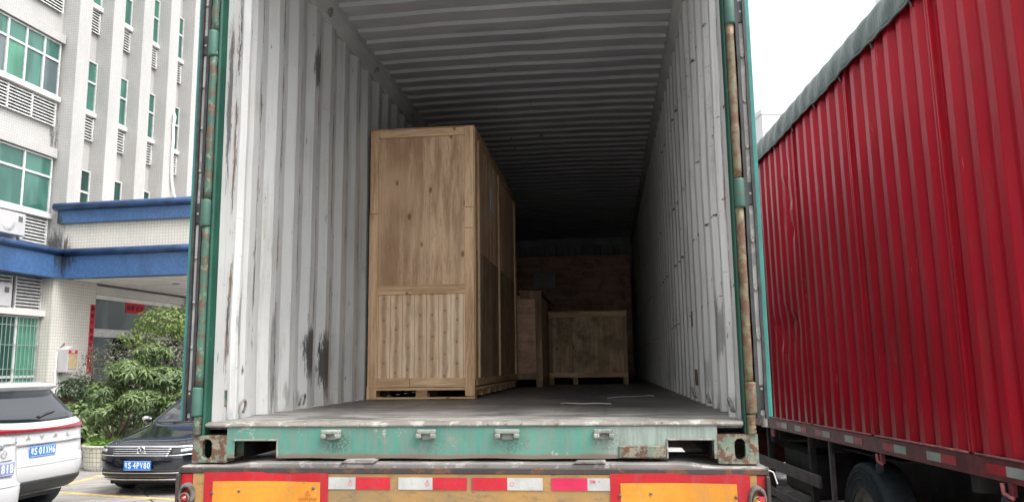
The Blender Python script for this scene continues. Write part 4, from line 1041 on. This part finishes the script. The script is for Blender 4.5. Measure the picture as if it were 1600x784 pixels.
# ================================================================== CARS
class Car:
    """a body made of plan outlines stacked in height; u runs -1..1 over the end that faces the camera"""
    def __init__(s, lv, n=9, m=9, L=4.6): s.lv, s.n, s.m, s.L = lv, n, m, L
    def at(s, z, k):
        lv = s.lv
        if z <= lv[0][0]: return lv[0][k]
        for a, b_ in zip(lv, lv[1:]):
            if z <= b_[0]: t = (z-a[0])/(b_[0]-a[0]); return a[k]+(b_[k]-a[k])*t
        return lv[-1][k]
    def end(s, x, z, off=0):                    # point on the camera-side end surface
        w_, yb, yf = s.at(z, 1), s.at(z, 2), s.at(z, 3); a = (yf-yb)/2
        q = min(.9999, abs(x)/w_)
        return (x, yb + a*(1-(1-q**s.n)**(1/s.m)) - off, z)
    def body(s, m, parent):
        b = MB(); N = 160; rings = []
        for (z, w_, yb, yf) in s.lv:
            a = (yf-yb)/2; c = (yf+yb)/2; ring = []
            for k in range(N):
                th = 2*PI*k/N; ct, st = math.cos(th), math.sin(th)
                fx_ = math.copysign(abs(ct)**(2/s.n), ct); fy_ = math.copysign(abs(st)**(2/s.m), st)
                # spread samples to the corners
                ring.append(b.bm.verts.new((w_*fx_, c + a*fy_, z)))
            rings.append(ring)
        for i in range(len(rings)-1):
            for k in range(N): b.bm.faces.new([rings[i][k], rings[i][(k+1)%N], rings[i+1][(k+1)%N], rings[i+1][k]])
        b.bm.faces.new(rings[0][::-1]); b.bm.faces.new(rings[-1])
        return b.build('body', m, parent, smooth=True)
    def patch(s, name, m, parent, f, nu=24, nv=4, off=.006, th=.006):  # f(u,v)->(x,z)
        b = MB(); b.grid(nu, nv, lambda u, v: s.end(*f(u, v), off)); o = b.build(name, m, parent, smooth=True)
        md = o.modifiers.new('s', 'SOLIDIFY'); md.thickness = th; md.offset = 0
        return o
def rectf(x0, x1, z0, z1, curve=0): return lambda u, v: (x0+(x1-x0)*u, z0+(z1-z0)*v + curve*(1-(2*u-1)**2))
def plate(parent, car, body, m, x, z, rz=0, w_=.44, h=.14, off=.02, tilt=0, width=None):
    y = car.end(x, z)[1]-off
    o = box('number_plate', m, parent, x-w_/2, x+w_/2, y-.006, y, z-h/2, z+h/2, .003)
    chars = [ch for ch in body]; adv = [.0565 if ch not in '·' else .022 for ch in chars]; x0_ = x - sum(adv)/2
    for ch, a_ in zip(chars, adv):
        if ch == '·': MB().lathe([(.001, y-.0078), (.006, y-.0078), (.006, y-.0060)], (x0_+a_/2, 0, z), 'y', 10).build('plate_dot', 'plate_ink', o)
        else: text('plate_character', ch, 'plate_ink', o, frontal(x0_+a_/2, y-.0072, z-.001), .128 if ch != '粤' else .095, width=(.044 if ch not in '1' else .016), bold=.0022 if ch != '粤' else 0)
        x0_ += a_
    b = MB()
    for (a, c, e, f_) in ((x-w_/2+.006, x+w_/2-.006, z+h/2-.010, z+h/2-.007), (x-w_/2+.006, x+w_/2-.006, z-h/2+.007, z-h/2+.010)): b.box(a, c, y-.0075, y-.0062, e, f_)
    b.build('plate_border', 'plate_ink', o)
    return o
def carwheels(t, ys, xw, r, w_=.23):
    for yy in ys:
        for s_ in (-1, 1):
            wheel(t, s_*xw, yy, r, r, w_, -s_, 'rim_silver', False)
            arc = [R(-8+196*q/20) for q in range(21)]
            MB().prism([(yy+r*1.14*math.cos(a), r+r*1.14*math.sin(a)) for a in arc] + [(yy+r*1.02*math.cos(a), r+r*1.02*math.sin(a)) for a in arc[::-1]], 'x', *sorted((s_*(xw+.006), s_*(xw-.24)))).build('wheel_arch', 'trim', t)
# --- white SUV, its tail towards the lane
sv_ = thing('parked_car', 'white SUV seen from behind with a red light bar and plate S01XH6', 'car', (-6.74, 6.33, 0), (0, 0, R(86)), 'cars parked in front of the building')
lv = [(.30, .80, .22, 4.35), (.36, .86, .10, 4.5), (.46, .90, .03, 4.58), (.60, .925, .0, 4.62), (.74, .935, .02, 4.60), (.80, .93, .035, 4.55), (.90, .93, .045, 4.5), (1.00, .925, .05, 4.35), (1.10, .915, .055, 3.9), (1.17, .90, .09, 3.45),
      (1.22, .87, .15, 3.25), (1.34, .815, .27, 3.0), (1.46, .755, .39, 2.75), (1.56, .70, .49, 2.45), (1.60, .70, .37, 2.35), (1.635, .67, .36, 2.25), (1.665, .60, .55, 2.0), (1.68, .45, .9, 1.7)]
lv = [(z*(1.045 if z > .5 else 1), a, b_, c) for z, a, b_, c in lv]
cr = Car(lv); cr.body('car_white', sv_)
cr.patch('rear_window', 'car_glass', sv_, lambda u, v: ((2*u-1)*(.80-.13*v)*(1-.03*(1-v)), 1.27+.365*v - .035*(1-v)*(1-(2*u-1)**2)), off=.008)
cr.patch('side_trim', 'trim', sv_, lambda u, v: (.80+.045*u - .15*v*1.0, 1.25+.375*v), 3, 5, .004)
cr.patch('light_bar', 'lightbar', sv_, lambda u, v: ((2*u-1)*.905, 1.108 + .045*v + .035*v*abs(2*u-1)**2 + .03*abs(2*u-1)**3), 40, 3, .014, .02)
for s_ in (-1, 1): cr.patch('tail_light', 'trim', sv_, lambda u, v, s_=s_: (s_*(.80+.105*u), 1.083+.02*(1-u)+.04*v), 8, 3, .010, .02)
cr.patch('handle_strip', 'chrome', sv_, rectf(-.70, .78, .965, .985, -.01), 30, 1, .016, .014)
cr.patch('tailgate_crease', 'louvre', sv_, rectf(-.80, .80, .70, .704, -.01), 30, 1, .004, .004)
cr.patch('lower_bumper', 'trim', sv_, rectf(-.90, .90, .335, .50, .0), 34, 4, .006, .012)
for i, ch in enumerate('HAVAL'):
    x = -.46 + .23*i; p = cr.end(x, 1.045, .012); text('badge_letter', ch, 'silver', sv_, frontal(p[0], p[1], p[2]), .062, width=.075 if ch != 'L' else .055, bold=.001, extrude=.003)
p = cr.end(.68, .84, .010); text('badge_letter', '1.5T', 'silver', sv_, frontal(p[0], p[1], p[2]+.012), .03, bold=.0006); text('badge_letter', 'DCT', 'silver', sv_, frontal(p[0], p[1], p[2]-.022), .03, bold=.0006)
plate(sv_, cr, '粤S·01XH6', 'plate', 0, .865)
b = MB(); w0 = cr.end(.02, 1.29, .03); w1 = cr.end(.36, 1.35, .03)
b.tube([w0, ((w0[0]+w1[0])/2, (w0[1]+w1[1])/2, (w0[2]+w1[2])/2+.01), w1], .016, 8, True, lambda i: (.024, .018, .006)[i]); b.build('rear_wiper', 'trim', sv_, smooth=True)
carwheels(sv_, (.80, 3.55), .925, .36)
box('underbody', 'trim', sv_, -.68, .68, .40, 4.2, .22, .34)
# --- white saloon, nearer
s2 = thing('parked_car', 'white saloon cut off by the left edge, its boot in front of the SUV', 'car', (-5.90, 4.13, 0), (0, 0, R(86)), 'cars parked in front of the building')
lv2 = [(.28, .78, .16, 4.5), (.34, .85, .05, 4.6), (.46, .89, .0, 4.65), (.62, .90, -.01, 4.65), (.66, .895, .0, 4.62), (.70, .885, .03, 4.6), (.90, .88, .05, 4.4), (1.04, .865, .07, 3.6), (1.14, .855, .09, 3.5), (1.165, .82, .16, 3.4), (1.18, .74, .52, 3.3), (1.28, .66, .95, 3.0), (1.42, .57, 1.4, 2.6), (1.47, .45, 1.8, 2.3)]
c2r = Car(lv2); c2r.body('car_white', s2)
c2r.patch('rear_window', 'car_glass', s2, lambda u, v: ((2*u-1)*(.64-.10*v), 1.17+.22*v), off=.012)
for s_ in (-1, 1): c2r.patch('tail_light', 'lamp_clear', s2, lambda u, v, s_=s_: (s_*(.20+.30*u), 1.06+.05*v), 12, 3, .010, .02)
c2r.patch('boot_crease', 'louvre', s2, rectf(-.62, .62, .93, .937), 20, 1, .006, .006)
c2r.patch('bumper_crease', 'louvre', s2, rectf(-.84, .84, .655, .662), 20, 1, .006, .006)
c2r.patch('chrome_trim', 'chrome', s2, rectf(.02, .80, 1.095, 1.112), 20, 1, .012, .012)
plate(s2, c2r, '粤S·B181B', 'plate_faded', .40, .84)
p = c2r.end(.50, 1.0, .012)
b = MB(); b.lathe([(.030, p[1]-.004), (.036, p[1]-.008), (.042, p[1]-.002)], (p[0], 0, p[2]), 'y', 20); b.build('emblem', 'silver', s2, smooth=True)
carwheels(s2, (.95, 3.65), .88, .33)
box('underbody', 'trim', s2, -.75, .75, .35, 4.2, .2, .33)
# --- black saloon, its nose towards us
s3 = thing('parked_car', 'black saloon facing the camera with chrome grille bars and plate S4PV80', 'car', (-6.44, 8.02, 0), (0, 0, R(0)), 'cars parked in front of the building')
lv3 = [(.17, .78, .30, 4.5), (.22, .86, .12, 4.65), (.30, .895, .05, 4.7), (.42, .905, .01, 4.75), (.52, .91, .0, 4.75), (.62, .91, .01, 4.72), (.70, .905, .045, 4.7), (.745, .90, .11, 4.68), (.79, .89, .24, 4.62), (.84, .88, .50, 4.55), (.89, .87, .82, 4.5), (.95, .85, 1.12, 4.45), (.985, .81, 1.26, 4.35),
       (1.03, .79, 1.36, 4.1), (1.14, .75, 1.56, 3.95), (1.27, .70, 1.82, 3.75), (1.38, .65, 2.06, 3.5), (1.44, .60, 2.28, 3.3), (1.475, .50, 2.6, 3.0)]
c3r = Car(lv3, 4, 8); c3r.body('car_black', s3)
c3r.patch('windscreen', 'car_glass', s3, lambda u, v: ((2*u-1)*(.71-.11*v), 1.01+.40*v), 24, 8, .012)
for s_ in (-1, 1):
    c3r.patch('pillar', 'car_black', s3, lambda u, v, s_=s_: (s_*((.71-.11*v)+.045*u), 1.0+.42*v), 3, 8, .016)
    c3r.patch('headlight', 'trim', s3, lambda u, v, s_=s_: (s_*(.47+.40*u), .615+.03*u + (.085+.03*u)*v), 16, 4, .004, .006)
    c3r.patch('headlight', 'lamp_clear', s3, lambda u, v, s_=s_: (s_*(.60+.24*u), .652+.02*u+.045*v), 12, 3, .012, .012)
    c3r.patch('headlight_trim', 'chrome', s3, lambda u, v, s_=s_: (s_*(.44+.42*u), .603+.022*u*u+.012*v), 16, 1, .014, .01)
    c3r.patch('fog_light', 'lamp_clear', s3, lambda u, v, s_=s_: (s_*(.66+.13*u), .385+.045*v), 8, 2, .010, .01)
    mr = MB().lathe([(.001, -.05), (.05, -.04), (.075, 0), (.07, .05), (.03, .08)], (0, 0, 0), 'x', 16).build('door_mirror', 'car_black', s3, smooth=True); mr.location = (s_*.98, 1.72, 1.03); mr.scale = (1.3, .8, .85)
    cp_ = MB().lathe([(.001, -.048), (.045, -.04), (.070, 0), (.05, .05)], (0, 0, 0), 'x', 16).build('mirror_cap', 'chrome', s3, smooth=True); cp_.location = (s_*.99, 1.71, 1.055); cp_.scale = (1.3, .8, .7)
c3r.patch('grille', 'trim', s3, rectf(-.46, .46, .60, .735, .0), 24, 4, .006, .008)
for i, (zz, hw_, th_) in enumerate(((.722, .86, .030), (.692, .47, .013), (.661, .46, .013), (.630, .45, .013), (.600, .44, .015))):
    c3r.patch('grille_bar', 'chrome', s3, rectf(-hw_, hw_, zz, zz+th_), 28, 1, .016, .012)
c3r.patch('hood_crease', 'car_black', s3, lambda u, v: (-.55+.02*v, .76+.17*u), 10, 1, .006, .01)
c3r.patch('lower_intake', 'trim', s3, rectf(-.78, .78, .30, .40), 30, 3, .005, .006)
c3r.patch('chrome_line', 'chrome', s3, rectf(-.72, .72, .345, .357), 30, 1, .014, .010)
c3r.patch('chrome_line', 'chrome', s3, rectf(-.86, .86, .235, .258), 34, 1, .016, .012)
c3r.patch('lower_lip', 'trim', s3, rectf(-.86, .86, .15, .232), 34, 2, .004, .010)
p = c3r.end(0, .678, .02)
em = MB().lathe([(.052, p[1]-.004), (.056, p[1]-.010), (.064, p[1]-.010), (.068, p[1]-.002)], (0, 0, .678), 'y', 28).build('emblem', 'chrome', s3, smooth=True)
MB().lathe([(.001, p[1]-.003), (.056, p[1]-.003)], (0, 0, .678), 'y', 28).build('emblem_back', 'trim', em)
b = MB(); yy = p[1]-.008
for pts in ([(-.022, .724), (0, .684), (.022, .724)], [(-.046, .700), (-.020, .634), (0, .676), (.020, .634), (.046, .700)]):
    b.tube([(a, yy, c) for a, c in pts], .0055, 6)
b.build('emblem_letters', 'chrome', em)
plate(s3, c3r, '粤S·4PV80', 'plate', -.02, .465, off=.03)
for s_ in (-.25, .3):
    b = MB(); q0 = c3r.end(s_, 1.02, .03); q1 = c3r.end(s_+.42, 1.06, .03); b.tube([q0, q1], .009, 6); b.build('wiper', 'trim', s3)
carwheels(s3, (.95, 3.78), .885, .33)
box('underbody', 'trim', s3, -.72, .72, .4, 4.3, .14, .3)

# ================================================================== PLANTS
def leafmesh(b, c, n, size, droop=.3, aspect=.45, lobes=0):
    """one leaf as a small bent blade, or a fan of lobes"""
    n = n.normalized(); a = n.orthogonal().normalized(); a.rotate(Matrix.Rotation(random.uniform(0, 2*PI), 3, n)); t = n.cross(a)
    def blade(d, side, ln, wd):
        p0 = c; p1 = c + d*ln*.5 + side*wd; p2 = c + d*ln*.5 - side*wd; p3 = c + d*ln - n*ln*droop
        m_ = c + d*ln*.5 + n*wd*.25
        v = [b.verts.new(p) for p in (p0, p1, p3, p2, m_)]
        b.faces.new([v[0], v[1], v[4]]); b.faces.new([v[1], v[2], v[4]]); b.faces.new([v[2], v[3], v[4]]); b.faces.new([v[3], v[0], v[4]])
    if not lobes: blade(a, t, size, size*aspect*.5)
    else:
        for k in range(lobes):
            an = (k-(lobes-1)/2)*R(46); d = a*math.cos(an) + t*math.sin(an); s_ = n.cross(d); blade(d, s_, size*(1-.12*abs(k-(lobes-1)/2)), size*.11)
def clump(b, centre, rad, count, size, lobes=0, aspect=.45, upw=.5, shell=.55):
    centre = Vector(centre)
    for i in range(count):
        d = Vector((random.gauss(0, 1), random.gauss(0, 1), random.gauss(0, 1))).normalized()
        r = shell + (1-shell)*random.random()**.6
        p = centre + Vector((d.x*rad[0], d.y*rad[1], d.z*rad[2]))*r
        n = (d + Vector((0, 0, upw)) + Vector((random.gauss(0, .35), random.gauss(0, .35), random.gauss(0, .25))))
        leafmesh(b, p, n, size*random.uniform(.6, 1.2), .25, aspect, lobes)
def shrub(name, label, cat, loc, clumps, m, size, lobes=0, aspect=.45, group=None, upw=.5, twigs=8, trunk=.03, base=(0, 0)):
    t = thing(name, label, cat, loc, (0, 0, 0), group)
    b = bmesh.new()
    for (c, rad, cnt) in clumps: clump(b, c, rad, cnt, size, lobes, aspect, upw)
    me = bpy.data.meshes.new('foliage'); b.to_mesh(me); b.free(); me.materials.append(MT[m]); o = bpy.data.objects.new('foliage', me); C.objects.link(o); o.parent = t
    s_ = MB()
    for (c, rad, cnt) in clumps:
        c = Vector(c); b0 = Vector((base[0]+random.uniform(-.05, .05), base[1]+random.uniform(-.05, .05), 0)); mid = b0.lerp(c, .5) + Vector((random.uniform(-.12, .12), random.uniform(-.12, .12), .1))
        s_.tube([b0, mid, c], trunk, 6, True, lambda i: trunk*(1, .6, .3)[i])
        for k in range(twigs):
            d = Vector((random.gauss(0, 1), random.gauss(0, 1), abs(random.gauss(0, .7)))).normalized()
            s_.tube([c - d*.1, c + Vector((d.x*rad[0], d.y*rad[1], d.z*rad[2]))*.9], trunk*.2, 4, False)
    s_.build('stems', 'bark', t, smooth=True)
    return t
random.seed(11)
# round tiled planter with its lobed shrub
PX, PY = -9.05, 11.35
pl = thing('planter', 'round cream tiled planter with soil, left of the black car', 'planter', (PX, PY, 0))
def angtile():
    n = NT('round planter tile'); x, y, z = n.sep()
    th = n.math('ARCTAN2', y, x); fh = n.math('MULTIPLY', th, 7.0); fv = n.math('DIVIDE', z, .085)
    a = n.math('ABSOLUTE', n.math('SUBTRACT', n.math('FRACT', fh), .5)); c = n.math('ABSOLUTE', n.math('SUBTRACT', n.math('FRACT', fv), .5))
    j = n.step(n.math('MAXIMUM', a, c), .42, .47)
    col = n.mix(j, n.mix(n.step(n.noise(5), .3, .7), (.56, .54, .46), (.45, .43, .36)), (.15, .13, .11))
    return n.out(col, .4)
MT['ring_tile'] = angtile()
MB().lathe([(.50, .002), (.53, .06), (.56, .40), (.585, .455), (.57, .47), (.50, .47), (.49, .40)], (0, 0, 0), 'z', 48).build('pot', 'ring_tile', pl, smooth=False)
MB().lathe([(.001, .41), (.49, .40)], (0, 0, 0), 'z', 32).build('soil', 'soil', pl)
b = bmesh.new()
for i in range(420):
    an = random.uniform(0, 2*PI); r_ = .48*math.sqrt(random.random()); leafmesh(b, Vector((r_*math.cos(an), r_*math.sin(an), .41+random.uniform(0, .12))), Vector((random.gauss(0, 1), random.gauss(0, 1), .25)), .17, .1, .22)
me = bpy.data.meshes.new('tuft'); b.to_mesh(me); b.free(); me.materials.append(MT['grass'])
o = bpy.data.objects.new('grass_tuft', me); C.objects.link(o); o.location = (PX, PY, 0); tag(o, 'fresh green grass tuft filling the round tiled planter', 'grass')
shrub('shrub', 'shrub with large bright lobed leaves growing from the round planter', 'shrub', (PX, PY, .40),
      [((.15, .2, 1.50), (.50, .5, .24), 188), ((.75, .3, 1.35), (.5, .5, .22), 174), ((-.30, .1, 1.08), (.42, .4, .2), 116), ((.55, -.1, .95), (.45, .4, .18), 130), ((1.15, .3, .85), (.5, .5, .2), 130), ((-.10, -.2, .72), (.35, .35, .16), 72), ((1.45, .55, 1.12), (.5, .5, .2), 130), ((.5, .3, 1.85), (.35, .4, .16), 87), ((.8, .3, .5), (.5, .4, .18), 87), ((-.55, .1, .55), (.3, .3, .12), 36)],
      'leaf_green', .20, 5, upw=1.1, trunk=.03)
shrub('shrub', 'tall lime topped shrub behind the black car, by the container door', 'shrub', (-9.6, 14.6, .1),
      [((-.3, 0, 2.95), (.95, .8, .38), 900), ((.5, 0, 2.7), (.9, .8, .4), 800), ((-1.0, 0, 2.55), (.55, .7, .3), 420)], 'leaf_lime', .11, 0, .5, upw=.8)
shrub('shrub', 'dusty grey olive bush filling the bed below the lime topped shrub', 'shrub', (-9.9, 14.3, .1),
      [((.2, 0, 2.15), (1.0, .7, .55), 1500), ((-.8, 0, 1.9), (.7, .7, .5), 900), ((.7, 0, 1.3), (.9, .7, .5), 900), ((-.7, 0, 1.1), (.9, .7, .5), 900)], 'leaf_grey', .10, 0, .4)
shrub('shrub', 'feathery grey green bush in front of the glass entrance', 'shrub', (-11.3, 14.6, .1),
      [((-.6, 0, 1.9), (.30, .3, .55), 420), ((-.15, 0, 2.1), (.28, .3, .5), 380), ((-.9, .1, 1.4), (.5, .4, .45), 500), ((0, 0, 1.5), (.6, .4, .45), 600), ((.35, .1, 2.3), (.25, .3, .5), 300), ((-.4, 0, .9), (.9, .5, .4), 700)], 'leaf_grey', .085, 0, .3, upw=.9)
shrub('shrub', 'dark leaved plant at the foot of the red couplet', 'shrub', (-12.2, 14.6, .1), [((0, 0, 1.35), (.5, .4, .35), 260), ((.4, 0, .8), (.7, .4, .35), 300)], 'leaf_dark', .2, 0, .25)
shrub('shrub', 'dark leaf backdrop added behind the lobed shrub for its shaded gaps', 'shrub', (-10.4, 13.4, 0), [((0, 0, .8), (1.3, .5, .6), 1500), ((1.6, 0, .7), (1.2, .5, .55), 1200)], 'leaf_dark', .13, 0, .5)  # added backdrop, dark leaves stand in for shade between the lobed clumps
for i, (x_, y_, h_, lab) in enumerate(((-13.2, 12.2, .95, 'broad leaved hedge under the barred window, behind the white SUV'), (-12.3, 13.1, .85, 'low leafy bush between the SUV roof and the meter box'), (-11.2, 12.9, .75, 'leafy bush just right of the SUV roof'))):
    shrub('shrub', lab, 'shrub', (x_, y_, .1), [((0, 0, h_), (.75, .6, .38), 420), ((.5, .3, h_*.8), (.6, .6, .35), 300), ((-.5, -.3, h_*.85), (.6, .6, .35), 300), ((.1, -.2, h_*.5), (.8, .6, .4), 350)], 'leaf_green', .17, 0, .5, upw=.8)
shrub('palm_plant', 'spiky light green plant at the left edge below the barred window', 'plant', (-13.2, 11.5, .1), [((0, 0, 1.35), (.45, .45, .3), 130)], 'leaf_lime', .5, 0, .09, upw=.6)
pt = thing('flower_pot', 'reddish brown square pot with dark plant by the tiled pier', 'pot', (-12.6, 14.9, 0))
MB().prism([(-.38, 0), (.38, 0), (.45, 1.25), (-.45, 1.25)], 'y', -.35, .35).build('pot', 'brown', pt, .02)
b = bmesh.new(); clump(b, (0, 0, 1.4), (.45, .35, .3), 160, .2, 0, .25, .9)
me = bpy.data.meshes.new('leaves'); b.to_mesh(me); b.free(); me.materials.append(MT['leaf_dark']); o = bpy.data.objects.new('leaves', me); C.objects.link(o); o.parent = pt
print('objects', len(bpy.data.objects))
